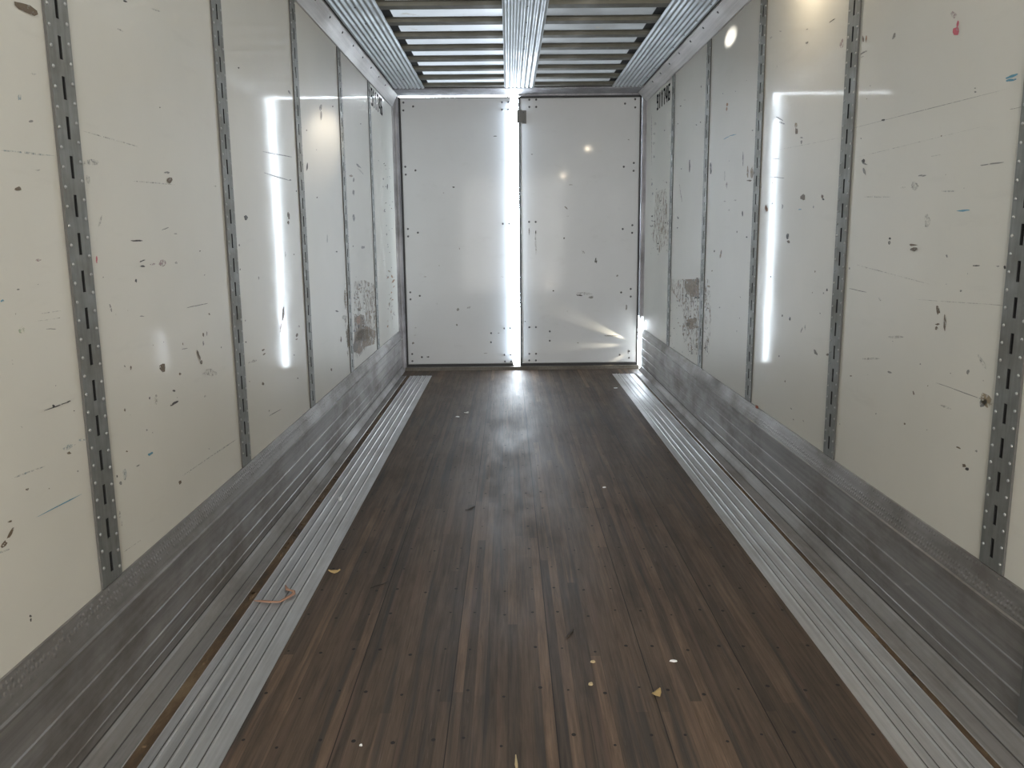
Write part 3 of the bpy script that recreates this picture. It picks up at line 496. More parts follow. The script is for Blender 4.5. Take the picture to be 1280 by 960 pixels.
o 8455 907 8410 902 8382 904 8381 908 8401 912 8440 918 8482 917 8517 916 8506 911
p 8249 694 8245 691 8230 692 8218 692 8206 695 8201 699 8212 700 8222 702 8235 698
p 8417 638 8441 628 8487 613 8439 621 8390 628 8340 644 8324 653 8329 656 8362 652
o 7957 560 7928 554 7900 558 7876 561 7883 568 7892 576 7929 576 7958 574 7974 567
t 8125 759 8105 755 8097 746 8055 751 8037 761 8026 768 8042 771 8063 774 8097 769
o 8293 860 8265 859 8237 857 8211 861 8225 866 8234 871 8267 873 8285 868 8316 865
t 8118 768 8076 766 8054 769 8042 773 8055 777 8090 779 8126 779 8138 775 8145 771
t 8289 602 8292 597 8281 596 8268 596 8257 602 8248 608 8259 611 8270 613 8287 609
t 8480 1008 8493 1005 8483 1004 8470 1003 8452 1003 8444 1006 8435 1008 8447 1010 8462 1009
t 8126 769 8132 763 8139 758 8116 758 8087 766 8057 771 8053 777 8074 776 8094 774
o 8287 788 8287 785 8282 783 8267 784 8250 785 8233 789 8233 792 8252 792 8270 792
o 8058 1015 8017 1013 7983 1013 7955 1015 8006 1020 8050 1025 8109 1027 8124 1024 8107 1019
p 8285 723 8247 723 8232 727 8228 729 8233 732 8253 735 8281 733 8297 730 8312 726
o 8256 995 8261 993 8260 992 8252 993 8245 994 8240 995 8234 997 8239 998 8250 996
o 7948 616 7971 609 7960 609 7956 607 7935 613 7919 618 7912 622 7917 623 7932 620
o 8208 679 8211 669 8184 671 8159 672 8151 681 8161 687 8173 690 8195 696 8205 686
t 8212 1080 8232 1071 8245 1064 8220 1063 8167 1066 8103 1076 8062 1087 8098 1089 8153 1084
o 8361 790 8385 782 8361 781 8346 780 8313 785 8280 792 8269 798 8302 796 8325 795
o 8373 1019 8402 1007 8386 1001 8347 1004 8298 1011 8264 1025 8282 1030 8297 1036 8341 1030
p 8107 749 8119 742 8106 738 8078 739 8055 748 8036 754 8044 758 8054 761 8080 754
p 8360 493 8347 491 8331 493 8319 496 8335 497 8344 498 8360 498 8367 495 8378 493
g 6698 836 6697 833 6672 835 6651 839 6641 843 6652 844 6666 845 6685 841 6695 838
g 3204 1268 3200 1267 3197 1268 3193 1268 3197 1270 3200 1271 3205 1272 3209 1271 3206 1269
b 2695 1068 2695 1067 2695 1067 2693 1066 2691 1066 2690 1067 2690 1068 2692 1068 2693 1069
g 2943 1326 2945 1324 2945 1321 2939 1320 2933 1321 2926 1322 2924 1325 2930 1327 2937 1328
b 6384 1108 6379 1107 6371 1106 6362 1107 6357 1109 6360 1110 6364 1112 6373 1111 6377 1110
g 2488 1030 2487 1027 2485 1027 2482 1028 2481 1029 2479 1032 2480 1034 2483 1034 2486 1032
g 2854 863 2855 862 2853 861 2850 862 2849 863 2849 864 2849 865 2851 865 2853 864
g 3930 586 3924 585 3917 587 3914 589 3917 590 3921 593 3932 592 3935 589 3934 587
b 3227 1120 3230 1117 3227 1115 3221 1116 3215 1116 3213 1119 3208 1122 3212 1123 3220 1123
g 6974 615 6979 612 6976 609 6963 610 6946 613 6935 618 6933 621 6946 621 6961 618
b 3667 778 3664 777 3663 775 3658 777 3653 778 3652 780 3655 781 3660 781 3665 779
g 2404 1301 2404 1299 2403 1299 2401 1298 2399 1299 2399 1301 2399 1302 2401 1302 2402 1302
g 2779 1067 2779 1065 2777 1065 2775 1065 2774 1067 2773 1068 2775 1068 2776 1068 2778 1068
b 1924 1132 1924 1132 1923 1132 1922 1132 1922 1132 1922 1133 1923 1133 1924 1133 1925 1132
g 1931 972 1932 971 1932 969 1930 970 1929 971 1927 972 1926 974 1927 974 1929 973
g 2909 576 2907 576 2905 577 2903 577 2904 579 2906 578 2908 578 2911 577 2911 576
g 2068 1299 2067 1298 2066 1298 2065 1298 2064 1299 2065 1300 2066 1300 2067 1300 2068 1300
g 2458 1189 2459 1188 2457 1188 2456 1188 2455 1188 2454 1189 2455 1189 2456 1190 2457 1190
g 2766 985 2767 984 2767 983 2765 983 2764 984 2763 985 2762 985 2763 986 2765 986
g 2489 880 2488 880 2487 879 2485 879 2485 880 2483 881 2484 881 2486 881 2488 881
g 2306 977 2305 977 2303 977 2303 977 2302 978 2302 979 2303 978 2305 978 2306 978
g 2099 1041 2099 1040 2098 1039 2096 1040 2094 1040 2094 1041 2095 1042 2096 1042 2098 1042
g 2291 1431 2290 1430 2289 1430 2288 1430 2286 1430 2286 1430 2286 1431 2288 1432 2290 1431
b 2940 1039 2941 1035 2938 1035 2936 1036 2933 1038 2933 1041 2934 1043 2936 1044 2940 1043
g 1885 936 1884 936 1883 936 1882 937 1883 937 1883 938 1884 938 1885 937 1885 937
b 2018 794 2020 793 2019 792 2017 792 2015 792 2015 793 2014 794 2016 794 2017 795
g 1926 1123 1927 1122 1926 1122 1926 1122 1925 1122 1923 1123 1924 1124 1924 1124 1925 1124
b 1960 1236 1959 1235 1958 1234 1956 1234 1957 1236 1957 1237 1958 1238 1959 1238 1960 1237
g 2633 789 2630 789 2628 790 2627 791 2628 791 2630 792 2633 792 2634 791 2634 790
g 2330 823 2329 822 2327 822 2326 823 2325 824 2326 825 2328 826 2329 825 2330 824
b 2109 732 2107 733 2105 734 2104 736 2104 737 2105 737 2107 736 2109 735 2108 734
"""
MARKS_R = """
w 8112 1799 7584 1807 7417 1354 7875 1233 8238 1349
w 6021 1084 5853 1092 5793 813 5828 549 5947 532
W 6603 732 6214 795 6203 712 6477 670
W 6674 1050 6198 1075 6181 946 6452 926 6631 945 6699 1004
w 7302 1018 6704 1042 6197 1069 6125 518 6424 482 6740 588 6702 787 7005 880 7255 931
d 6630 1870 6624 1876 6611 1894 6607 1918 6625 1945 6627 1964 6643 1972 6655 1966 6662 1948 6658 1922 6655 1897 6646 1878
d 5936 1810 5923 1814 5909 1828 5925 1850 5923 1870 5938 1886 5947 1892 5961 1888 5967 1873 5960 1852 5953 1831 5953 1816
o 5527 2210 5536 2205 5551 2203 5563 2209 5576 2215 5571 2222 5560 2227 5541 2224 5524 2218
o 5535 2185 5548 2179 5561 2174 5570 2181 5576 2188 5575 2197 5562 2200 5549 2201 5539 2195
u 5454 2011 5463 2010 5488 2008 5530 2008 5568 2006 5602 2007 5615 2008 5606 2009 5576 2010 5538 2012 5497 2012 5467 2012
u 5303 2004 5312 2003 5343 2005 5384 2006 5428 2009 5460 2012 5473 2014 5463 2015 5431 2013 5389 2012 5345 2008 5315 2005
g 5128 1798 5124 1804 5123 1820 5123 1842 5126 1864 5136 1881 5141 1887 5144 1882 5147 1866 5150 1844 5142 1821 5135 1805
t 5017 1724 5006 1728 5009 1742 5005 1760 5011 1779 5021 1793 5028 1799 5035 1795 5036 1781 5038 1763 5040 1744 5025 1730
t 4902 1747 4907 1727 4923 1717 4946 1718 4963 1739 4965 1763 4949 1774 4932 1782 4915 1765
b 4928 1704 4939 1701 4968 1701 4995 1705 5031 1709 5031 1712 5000 1712 4971 1711 4937 1708
f 5551 1742 5544 1745 5544 1757 5541 1772 5545 1788 5554 1801 5560 1805 5564 1801 5564 1790 5563 1774 5565 1758 5559 1746
p 5474 1707 5473 1694 5484 1684 5498 1696 5508 1703 5517 1718 5506 1727 5491 1733 5476 1721
p 6889 1656 6887 1666 6900 1693 6935 1731 6969 1770 6991 1798 7011 1809 7015 1799 6993 1770 6964 1732 6929 1694 6903 1666
d 6404 2198 6417 2197 6427 2195 6440 2200 6451 2202 6455 2206 6447 2208 6429 2204 6416 2202
d 6273 2199 6278 2197 6288 2198 6299 2198 6309 2202 6308 2206 6301 2208 6289 2206 6279 2203
d 7007 2420 7019 2419 7032 2420 7055 2422 7072 2427 7073 2431 7052 2430 7031 2429 7013 2424
d 7001 1534 7000 1530 7021 1526 7047 1530 7063 1533 7058 1537 7049 1540 7026 1540 6993 1539
d 7020 1455 7029 1452 7042 1450 7061 1450 7068 1454 7077 1458 7060 1460 7043 1461 7022 1460
d 5096 1503 5091 1505 5085 1512 5083 1521 5088 1530 5095 1536 5101 1539 5105 1537 5114 1530 5112 1521 5105 1512 5101 1506
d 5196 1415 5197 1411 5201 1407 5209 1408 5214 1413 5214 1418 5209 1421 5204 1421 5197 1420
d 4977 1383 4980 1379 4993 1379 5003 1380 5010 1382 5009 1384 5004 1386 4994 1388 4982 1387
p 5498 1609 5494 1606 5518 1607 5534 1608 5555 1610 5552 1613 5537 1614 5518 1613 5498 1612
f 5240 1607 5252 1605 5264 1603 5290 1604 5306 1608 5295 1610 5284 1612 5267 1611 5247 1610
d 5743 1287 5745 1281 5757 1279 5767 1281 5779 1283 5771 1289 5770 1294 5759 1295 5750 1292
d 7694 2313 7700 2310 7721 2312 7739 2315 7758 2319 7745 2321 7737 2321 7723 2320 7707 2318
d 6925 1922 6932 1920 6944 1919 6958 1921 6964 1923 6975 1927 6959 1928 6945 1928 6935 1925
g 6293 2450 6297 2446 6304 2441 6317 2448 6327 2453 6331 2460 6319 2460 6308 2461 6295 2456
g 5658 2300 5661 2297 5669 2298 5676 2300 5686 2303 5680 2305 5680 2309 5670 2306 5661 2304
g 5349 2263 5353 2262 5360 2263 5367 2264 5369 2266 5375 2269 5369 2270 5361 2267 5351 2266
o 4616 1538 4620 1530 4625 1516 4639 1526 4648 1533 4656 1546 4647 1557 4632 1554 4622 1546
f 6839 2441 6864 2442 6879 2440 6909 2447 6934 2453 6922 2455 6910 2456 6880 2454 6864 2447
f 5399 1551 5399 1548 5413 1547 5426 1548 5439 1551 5437 1554 5428 1557 5414 1557 5401 1555
g 8300 1884 8312 1875 8330 1872 8357 1870 8383 1881 8370 1893 8359 1903 8332 1902 8311 1895
g 8253 1791 8256 1783 8281 1781 8308 1782 8333 1790 8334 1800 8306 1803 8283 1806 8257 1801
g 8207 2132 8213 2125 8236 2124 8265 2126 8279 2135 8272 2141 8265 2147 8236 2149 8221 2139
f 8150 2427 8166 2421 8204 2420 8258 2428 8314 2441 8302 2452 8273 2459 8207 2448 8166 2437
f 8191 2343 8218 2337 8257 2338 8291 2346 8331 2354 8343 2367 8294 2364 8262 2361 8224 2355
f 8214 2256 8248 2254 8272 2252 8322 2252 8350 2265 8354 2277 8322 2282 8276 2273 8227 2268
g 5559 1281 5562 1275 5567 1268 5577 1273 5582 1278 5589 1284 5580 1288 5570 1292 5564 1286
d 7107 2295 7114 2293 7123 2293 7135 2294 7143 2297 7142 2300 7139 2304 7123 2302 7114 2298
p 8383 2070 8379 2103 8379 2192 8393 2316 8409 2439 8428 2531 8440 2565 8442 2533 8442 2444 8423 2319 8409 2195 8395 2104
d 7028 1543 7039 1541 7053 1540 7067 1542 7074 1543 7080 1546 7071 1548 7056 1547 7043 1546
d 3776 2306 3778 2304 3790 2303 3806 2303 3824 2303 3838 2303 3845 2305 3842 2306 3831 2307 3813 2307 3797 2308 3781 2306
g 4094 2280 4094 2277 4100 2275 4115 2275 4131 2279 4135 2283 4127 2285 4114 2284 4102 2283
g 4105 2339 4106 2337 4114 2337 4124 2339 4134 2341 4132 2343 4129 2344 4121 2343 4111 2342
p 3668 2179 3673 2169 3685 2166 3700 2170 3713 2182 3711 2198 3696 2200 3681 2204 3672 2191
b 3461 2154 3461 2145 3467 2142 3473 2148 3477 2154 3478 2161 3479 2171 3471 2165 3466 2161
o 3432 2147 3434 2141 3438 2134 3443 2141 3446 2148 3445 2154 3443 2161 3437 2162 3433 2155
g 3419 2102 3421 2100 3433 2099 3450 2099 3467 2098 3481 2099 3488 2100 3484 2102 3475 2104 3457 2105 3438 2104 3425 2103
f 3450 2088 3447 2086 3460 2084 3475 2084 3482 2086 3481 2087 3480 2089 3467 2090 3458 2089
g 3184 2100 3192 2096 3200 2096 3210 2096 3206 2104 3202 2112 3192 2116 3185 2113 3183 2107
r 2737 2016 2742 2007 2756 2010 2767 2013 2776 2023 2775 2034 2761 2033 2750 2035 2741 2027
p 2754 2069 2764 2066 2770 2062 2781 2067 2790 2074 2797 2084 2788 2089 2774 2082 2765 2077
r 2740 2039 2743 2034 2748 2031 2753 2035 2755 2041 2753 2046 2750 2051 2744 2050 2740 2045
u 2400 1830 2403 1828 2412 1826 2427 1825 2443 1826 2454 1826 2459 1828 2457 1830 2446 1831 2432 1833 2417 1832 2406 1832
u 2408 1818 2411 1816 2419 1815 2432 1816 2445 1818 2455 1819 2460 1822 2457 1823 2448 1824 2435 1823 2422 1820 2413 1820
g 2603 1826 2605 1826 2609 1825 2615 1826 2622 1828 2619 1830 2615 1830 2609 1830 2605 1828
g 2606 1815 2608 1815 2611 1814 2616 1815 2618 1817 2619 1818 2618 1820 2612 1819 2607 1817
g 2371 1797 2428 1798 2598 1801 2874 1807 3217 1815 3526 1822 3655 1826 3527 1823 3218 1816 2875 1809 2598 1802 2428 1798
f 3540 1795 3590 1796 3738 1802 3960 1810 4210 1819 4416 1828 4496 1831 4417 1829 4212 1821 3961 1811 3739 1803 3591 1797
f 2475 1711 2523 1710 2665 1709 2888 1707 3153 1704 3381 1703 3473 1703 3381 1704 3154 1706 2889 1708 2666 1710 2523 1710
d 3223 1817 3225 1815 3231 1813 3243 1815 3253 1817 3255 1820 3247 1821 3235 1821 3226 1819
d 3379 1679 3384 1673 3397 1672 3407 1678 3414 1682 3413 1686 3404 1688 3391 1691 3380 1685
g 3350 1664 3360 1664 3377 1667 3395 1671 3400 1674 3397 1675 3392 1676 3374 1672 3360 1668
g 3366 1642 3363 1635 3359 1624 3373 1632 3384 1636 3392 1646 3393 1655 3384 1656 3374 1649
g 2876 1592 2879 1591 2889 1589 2903 1589 2919 1592 2930 1592 2935 1594 2931 1595 2921 1596 2906 1596 2891 1594 2880 1593
g 2429 1597 2436 1596 2458 1595 2489 1596 2521 1596 2545 1596 2554 1598 2546 1599 2522 1599 2491 1600 2460 1599 2437 1598
f 2790 1650 2794 1650 2805 1650 2821 1649 2837 1650 2849 1650 2854 1652 2850 1652 2838 1652 2822 1652 2806 1652 2794 1652
f 3019 1561 3024 1559 3035 1558 3050 1558 3056 1559 3059 1561 3050 1563 3038 1564 3023 1563
u 2585 1468 2590 1467 2604 1467 2624 1465 2644 1466 2660 1468 2665 1469 2660 1469 2645 1470 2625 1471 2605 1471 2591 1470
t 4196 1920 4198 1912 4208 1908 4222 1910 4233 1919 4234 1930 4224 1934 4212 1932 4200 1929
b 4182 1889 4185 1877 4201 1879 4214 1878 4221 1889 4220 1898 4220 1910 4204 1904 4189 1902
g 4104 1849 4114 1849 4125 1850 4142 1853 4143 1856 4142 1858 4132 1857 4120 1855 4107 1852
g 4108 1831 4114 1826 4119 1822 4129 1824 4132 1831 4137 1838 4128 1839 4122 1841 4114 1838
g 4408 1967 4419 1968 4441 1975 4474 1983 4503 1993 4527 2000 4532 2004 4521 2003 4495 1997 4464 1988 4434 1978 4413 1970
g 4380 1947 4388 1948 4410 1950 4436 1957 4463 1964 4482 1970 4488 1972 4480 1972 4457 1969 4430 1963 4405 1955 4386 1950
b 4037 1570 4035 1560 4056 1557 4074 1562 4102 1566 4102 1578 4081 1583 4059 1588 4038 1579
b 3800 1565 3800 1560 3808 1556 3821 1557 3828 1563 3828 1569 3823 1574 3811 1571 3802 1569
d 3788 1551 3784 1548 3797 1547 3808 1549 3816 1551 3816 1553 3813 1556 3798 1556 3791 1553
o 4600 1535 4601 1521 4623 1522 4638 1524 4649 1531 4660 1544 4642 1549 4627 1549 4615 1543
g 4351 1538 4357 1532 4361 1529 4369 1526 4373 1535 4376 1544 4372 1552 4364 1548 4356 1547
u 4074 1515 4079 1514 4097 1514 4111 1514 4124 1516 4123 1517 4113 1518 4096 1518 4079 1517
d 4239 1389 4240 1380 4251 1374 4268 1374 4279 1383 4280 1394 4270 1401 4255 1403 4240 1399
f 3130 1532 3145 1531 3187 1532 3246 1534 3308 1538 3355 1541 3372 1542 3355 1543 3308 1542 3247 1539 3187 1536 3145 1533
g 4346 1679 4362 1679 4406 1683 4467 1689 4530 1695 4577 1700 4595 1702 4577 1701 4530 1698 4466 1693 4405 1686 4362 1682
g 4448 1783 4455 1783 4474 1784 4501 1787 4529 1789 4549 1791 4557 1793 4549 1794 4529 1792 4502 1790 4475 1787 4455 1785
v 2678 1529 2684 1529 2700 1528 2723 1529 2747 1531 2764 1533 2771 1534 2765 1535 2747 1534 2724 1534 2701 1533 2684 1531
f 2824 1443 2827 1429 2839 1420 2857 1421 2862 1438 2869 1451 2861 1462 2847 1464 2836 1454
v 3909 1521 3912 1517 3916 1516 3920 1516 3924 1519 3924 1524 3922 1528 3917 1528 3912 1527
g 2362 1481 2361 1482 2361 1485 2360 1489 2362 1494 2363 1497 2365 1498 2366 1497 2367 1494 2366 1490 2364 1485 2363 1482
d 3106 1381 3111 1378 3115 1377 3119 1378 3125 1379 3126 1382 3123 1385 3116 1386 3111 1384
g 4496 2418 4508 2419 4516 2420 4530 2424 4541 2427 4545 2430 4534 2428 4517 2424 4502 2420
f 4656 2427 4659 2424 4665 2422 4686 2423 4707 2427 4709 2431 4701 2434 4680 2432 4663 2430
f 2923 1558 2934 1550 2946 1545 2961 1549 2980 1555 2976 1567 2970 1577 2951 1575 2935 1569
g 2359 1738 2363 1738 2375 1738 2391 1738 2408 1738 2421 1739 2426 1739 2422 1740 2409 1740 2392 1739 2375 1739 2363 1738
f 4547 2258 4549 2253 4554 2250 4562 2252 4567 2258 4566 2263 4564 2268 4557 2267 4551 2263
b 4223 1361 4221 1355 4238 1354 4251 1355 4260 1358 4269 1364 4255 1368 4240 1369 4225 1366
d 3107 1367 3107 1363 3112 1360 3120 1359 3126 1364 3127 1370 3120 1372 3114 1374 3110 1370
b 2897 1360 2915 1358 2926 1357 2947 1356 2956 1359 2962 1361 2950 1364 2927 1363 2913 1362
b 2897 1346 2907 1342 2918 1338 2934 1340 2950 1342 2949 1347 2937 1350 2920 1353 2900 1351
d 2507 1304 2510 1303 2517 1302 2527 1301 2537 1301 2545 1301 2548 1302 2545 1304 2538 1304 2527 1305 2517 1305 2510 1305
g 2406 1306 2409 1305 2413 1303 2418 1304 2422 1305 2425 1306 2419 1306 2414 1307 2410 1307
d 2374 1303 2374 1300 2378 1298 2382 1299 2384 1302 2386 1305 2384 1308 2379 1309 2376 1306
g 2592 1223 2595 1221 2598 1220 2602 1219 2605 1221 2605 1223 2603 1226 2598 1226 2595 1225
g 3280 1173 3292 1172 3324 1172 3368 1173 3413 1175 3447 1176 3460 1177 3447 1178 3412 1178 3367 1176 3323 1175 3291 1174
b 2719 1154 2715 1143 2724 1142 2731 1135 2739 1145 2743 1154 2744 1164 2736 1166 2727 1162
b 2711 1107 2719 1104 2725 1102 2734 1102 2738 1103 2743 1104 2734 1106 2725 1109 2715 1109
b 2719 1093 2721 1090 2727 1087 2736 1086 2739 1089 2738 1093 2736 1096 2729 1099 2723 1096
b 2675 1087 2673 1091 2673 1101 2670 1116 2674 1130 2680 1139 2684 1143 2687 1139 2687 1128 2686 1114 2685 1100 2678 1091
d 4151 983 4153 975 4161 974 4167 973 4176 976 4178 986 4170 990 4163 992 4156 990
d 4276 987 4278 983 4282 980 4288 980 4294 982 4294 988 4289 991 4284 991 4278 992
d 3689 1156 3690 1151 3697 1150 3702 1150 3708 1152 3706 1157 3704 1160 3698 1163 3692 1160
g 3785 867 3767 861 3770 853 3789 855 3804 855 3812 861 3814 866 3817 875 3798 874
b 3631 876 3638 872 3646 869 3656 869 3662 870 3666 873 3658 876 3647 880 3636 879
g 3998 931 3992 933 3989 938 3982 945 3974 952 3974 957 3975 959 3981 957 3985 952 3995 945 4000 938 4001 933
v 3944 949 3941 951 3940 956 3941 962 3942 969 3945 973 3948 975 3952 973 3953 968 3956 961 3951 954 3948 950
b 4185 661 4187 658 4190 654 4197 654 4202 656 4203 659 4197 662 4192 665 4186 664
b 3372 825 3378 822 3383 820 3389 820 3396 819 3396 822 3390 824 3384 826 3379 825
g 3022 894 3031 892 3041 890 3054 891 3060 893 3056 895 3050 898 3037 898 3027 897
b 2890 733 2888 731 2894 729 2900 727 2901 730 2902 732 2901 735 2895 735 2889 736
b 2846 853 2843 848 2847 847 2850 844 2854 848 2857 852 2859 856 2856 859 2850 857
g 2370 911 2390 910 2447 911 2529 911 2615 913 2683 913 2708 914 2682 915 2615 915 2527 914 2446 913 2390 912
t 2383 921 2382 906 2402 892 2423 898 2437 904 2442 917 2433 932 2411 931 2396 929
g 2511 982 2516 978 2518 972 2524 973 2529 976 2528 981 2525 985 2521 987 2514 988
f 2423 1004 2424 1007 2428 1017 2440 1026 2456 1034 2468 1041 2475 1041 2476 1037 2466 1030 2457 1018 2440 1011 2429 1005
f 2597 847 2603 846 2617 843 2635 844 2654 843 2666 845 2671 846 2665 848 2650 850 2632 851 2614 850 2602 848
b 2525 737 2525 735 2535 734 2543 734 2552 734 2550 737 2544 739 2532 739 2527 738
b 2484 691 2490 687 2497 685 2505 683 2505 688 2508 692 2499 694 2492 696 2489 693
d 2469 688 2468 684 2474 680 2483 679 2489 680 2488 684 2483 688 2477 689 2471 690
g 2431 754 2431 752 2434 748 2438 750 2444 749 2443 752 2439 754 2436 756 2433 755
g 3123 719 3126 717 3131 715 3135 714 3137 716 3139 717 3136 719 3131 721 3127 721
t 5603 1243 5588 1246 5572 1257 5573 1271 5562 1285 5564 1296 5570 1300 5582 1296 5595 1286 5602 1272 5617 1257 5613 1247
g 5742 1289 5743 1286 5756 1285 5766 1286 5772 1287 5776 1290 5768 1292 5756 1293 5746 1292
f 3158 1156 3152 1152 3154 1149 3160 1148 3166 1151 3170 1154 3177 1158 3172 1161 3164 1160
g 2812 960 2812 958 2816 957 2820 956 2821 958 2822 959 2819 961 2816 962 2814 961
f 2955 1036 2962 1032 2984 1029 3014 1023 3045 1020 3068 1020 3077 1021 3069 1025 3046 1028 3015 1033 2985 1037 2963 1037
f 3129 932 3140 928 3169 923 3210 916 3252 910 3284 906 3296 907 3285 911 3253 916 3212 925 3170 930 3140 932
g 2404 908 2414 900 2421 892 2438 887 2443 896 2443 904 2438 911 2425 917 2410 915
g 4294 774 4296 770 4302 768 4308 768 4313 769 4312 772 4311 776 4303 778 4294 778
g 3725 1140 3727 1137 3731 1135 3737 1136 3741 1137 3741 1140 3739 1143 3733 1142 3728 1142
f 2784 1231 2820 1233 2922 1240 3075 1251 3244 1263 3379 1274 3431 1278 3379 1275 3243 1266 3074 1253 2922 1242 2819 1234
f 2348 1197 2378 1195 2465 1192 2593 1186 2736 1180 2850 1176 2894 1175 2850 1177 2736 1182 2593 1188 2465 1194 2378 1197
d 4495 1174 4496 1171 4501 1168 4508 1170 4512 1172 4514 1175 4512 1179 4503 1179 4494 1178
g 5113 811 5111 807 5122 806 5129 805 5133 808 5137 811 5132 815 5122 816 5114 815
t 6319 1020 6328 996 6430 979 6586 956 6688 981 6616 1015 6548 1037 6436 1053 6320 1047
b 6301 991 6318 968 6378 949 6452 952 6559 956 6525 992 6492 1026 6386 1029 6305 1019
b 6181 1058 6209 1042 6228 1018 6271 1033 6309 1041 6296 1059 6290 1081 6240 1084 6202 1075
t 6256 764 6271 748 6333 734 6402 713 6470 716 6455 733 6440 746 6391 767 6319 765
b 6452 716 6472 703 6519 689 6594 683 6603 696 6605 704 6576 714 6531 719 6461 728
t 6108 612 6100 612 6109 608 6118 605 6127 604 6135 604 6139 606 6129 609 6118 612
b 6483 712 6487 710 6494 709 6502 708 6502 710 6503 712 6496 714 6490 714 6485 714
t 6545 967 6551 965 6560 963 6571 962 6568 966 6568 969 6558 972 6549 971 6540 970
t 6304 845 6318 841 6331 838 6331 840 6321 844 6312 848 6302 850 6297 850 6288 850
g 6347 896 6337 893 6325 890 6346 890 6358 890 6375 891 6380 894 6375 896 6363 896
t 6153 642 6165 637 6178 634 6183 637 6188 639 6173 645 6161 649 6149 651 6151 646
t 6433 605 6444 601 6464 598 6470 602 6483 604 6464 608 6448 613 6426 614 6417 610
g 6385 899 6366 894 6376 891 6379 887 6404 889 6426 891 6426 895 6427 898 6408 899
b 6616 755 6592 748 6601 741 6624 739 6648 744 6673 750 6669 758 6652 760 6631 762
d 6160 936 6190 930 6218 931 6236 935 6229 942 6200 947 6179 948 6164 946 6146 943
t 6235 717 6225 714 6225 711 6230 707 6252 709 6274 710 6281 714 6275 718 6255 719
b 6742 913 6759 907 6781 907 6795 909 6792 914 6781 920 6754 925 6738 922 6726 918
d 6173 999 6178 997 6192 995 6208 995 6223 996 6217 999 6202 1001 6186 1004 6171 1002
t 6287 969 6291 966 6303 964 6325 960 6332 964 6345 967 6329 972 6306 973 6285 973
b 6599 938 6589 936 6607 931 6623 927 6646 925 6650 929 6644 933 6635 939 6608 942
t 6273 721 6285 720 6300 718 6308 720 6309 723 6298 726 6286 727 6274 727 6274 724
g 6625 655 6623 653 6628 651 6635 649 6641 651 6645 652 6650 655 6640 656 6632 656
t 6598 670 6600 667 6609 664 6620 664 6625 665 6630 666 6626 668 6616 670 6605 670
t 6301 781 6299 776 6305 773 6316 773 6322 776 6325 779 6324 782 6316 784 6305 785
t 6327 731 6323 728 6331 727 6337 726 6345 725 6352 728 6350 730 6346 732 6337 731
t 6278 709 6276 706 6283 702 6296 702 6308 703 6309 707 6311 712 6295 715 6279 715
g 6199 1012 6193 1008 6201 1005 6209 1002 6226 1004 6232 1008 6243 1012 6227 1013 6214 1014
b 6274 771 6298 767 6319 765 6325 769 6331 773 6310 779 6286 783 6270 781 6267 777
g 6137 970 6141 962 6167 959 6195 957 6188 966 6193 973 6170 976 6150 978 6132 976
g 6563 816 6566 811 6567 806 6584 806 6602 807 6600 812 6599 816 6588 818 6574 819
t 6658 855 6706 845 6749 843 6760 850 6758 860 6710 867 6674 875 6638 875 6653 865
t 6218 714 6214 708 6224 705 6233 702 6248 705 6256 711 6250 715 6247 722 6230 718
t 6186 622 6201 616 6230 607 6247 611 6257 617 6235 627 6209 634 6181 636 6160 633
t 6486 557 6477 555 6485 552 6492 550 6503 551 6514 552 6521 555 6511 558 6495 559
t 6199 620 6213 614 6228 609 6241 611 6242 615 6242 620 6231 625 6217 626 6202 626
t 6214 1031 6240 1030 6259 1028 6281 1030 6290 1035 6280 1040 6253 1039 6233 1039 6222 1036
b 6356 684 6364 681 6369 677 6378 677 6378 681 6379 684 6372 686 6364 689 6359 686
t 6351 891 6360 887 6367 885 6375 885 6374 889 6370 893 6361 898 6354 897 6351 895
b 6401 907 6404 905 6411 903 6423 902 6430 903 6427 905 6425 907 6413 909 6403 909
t 6302 926 6300 923 6314 918 6336 916 6344 919 6348 921 6348 924 6331 928 6310 929
t 6486 551 6475 547 6479 542 6500 540 6521 538 6526 544 6526 547 6521 551 6505 551
g 6531 906 6535 902 6537 898 6551 896 6559 900 6571 902 6561 905 6556 909 6544 907
b 6206 875 6211 871 6223 871 6229 872 6234 874 6232 878 6220 879 6211 880 6206 878
t 6429 1028 6433 1025 6438 1024 6445 1023 6447 1026 6444 1029 6438 1031 6432 1032 6428 1031
t 6277 569 6271 567 6274 564 6285 562 6293 563 6299 565 6306 566 6295 568 6286 570
g 6151 710 6146 706 6145 699 6173 696 6197 697 6204 702 6203 708 6182 712 6164 712
d 6647 1025 6652 1020 6663 1014 6685 1012 6695 1019 6693 1026 6684 1032 6666 1033 6644 1033
b 6345 532 6355 530 6366 528 6369 529 6365 532 6358 535 6347 538 6345 536 6337 536
t 6438 822 6430 819 6430 815 6441 812 6458 813 6474 813 6477 816 6466 819 6456 822
t 6215 947 6222 942 6231 939 6243 937 6249 942 6258 946 6245 949 6237 952 6226 950
g 6264 581 6264 579 6270 575 6282 574 6292 575 6287 579 6287 583 6275 583 6268 583
t 6199 1039 6207 1036 6217 1034 6224 1036 6232 1037 6229 1040 6221 1042 6212 1042 6203 1041
d 6503 627 6508 622 6526 619 6543 616 6560 615 6566 618 6555 623 6535 626 6516 628
t 6282 801 6268 797 6266 793 6274 789 6299 793 6324 797 6338 803 6328 807 6306 809
d 6409 609 6406 607 6412 603 6428 601 6438 602 6452 602 6439 606 6430 610 6416 611
d 6123 683 6135 679 6151 674 6153 678 6154 681 6145 687 6126 693 6112 693 6118 687
g 6581 819 6591 812 6608 812 6622 811 6623 816 6616 821 6603 827 6584 829 6578 824
g 6176 573 6195 566 6212 558 6232 558 6249 562 6244 571 6227 580 6201 584 6182 581
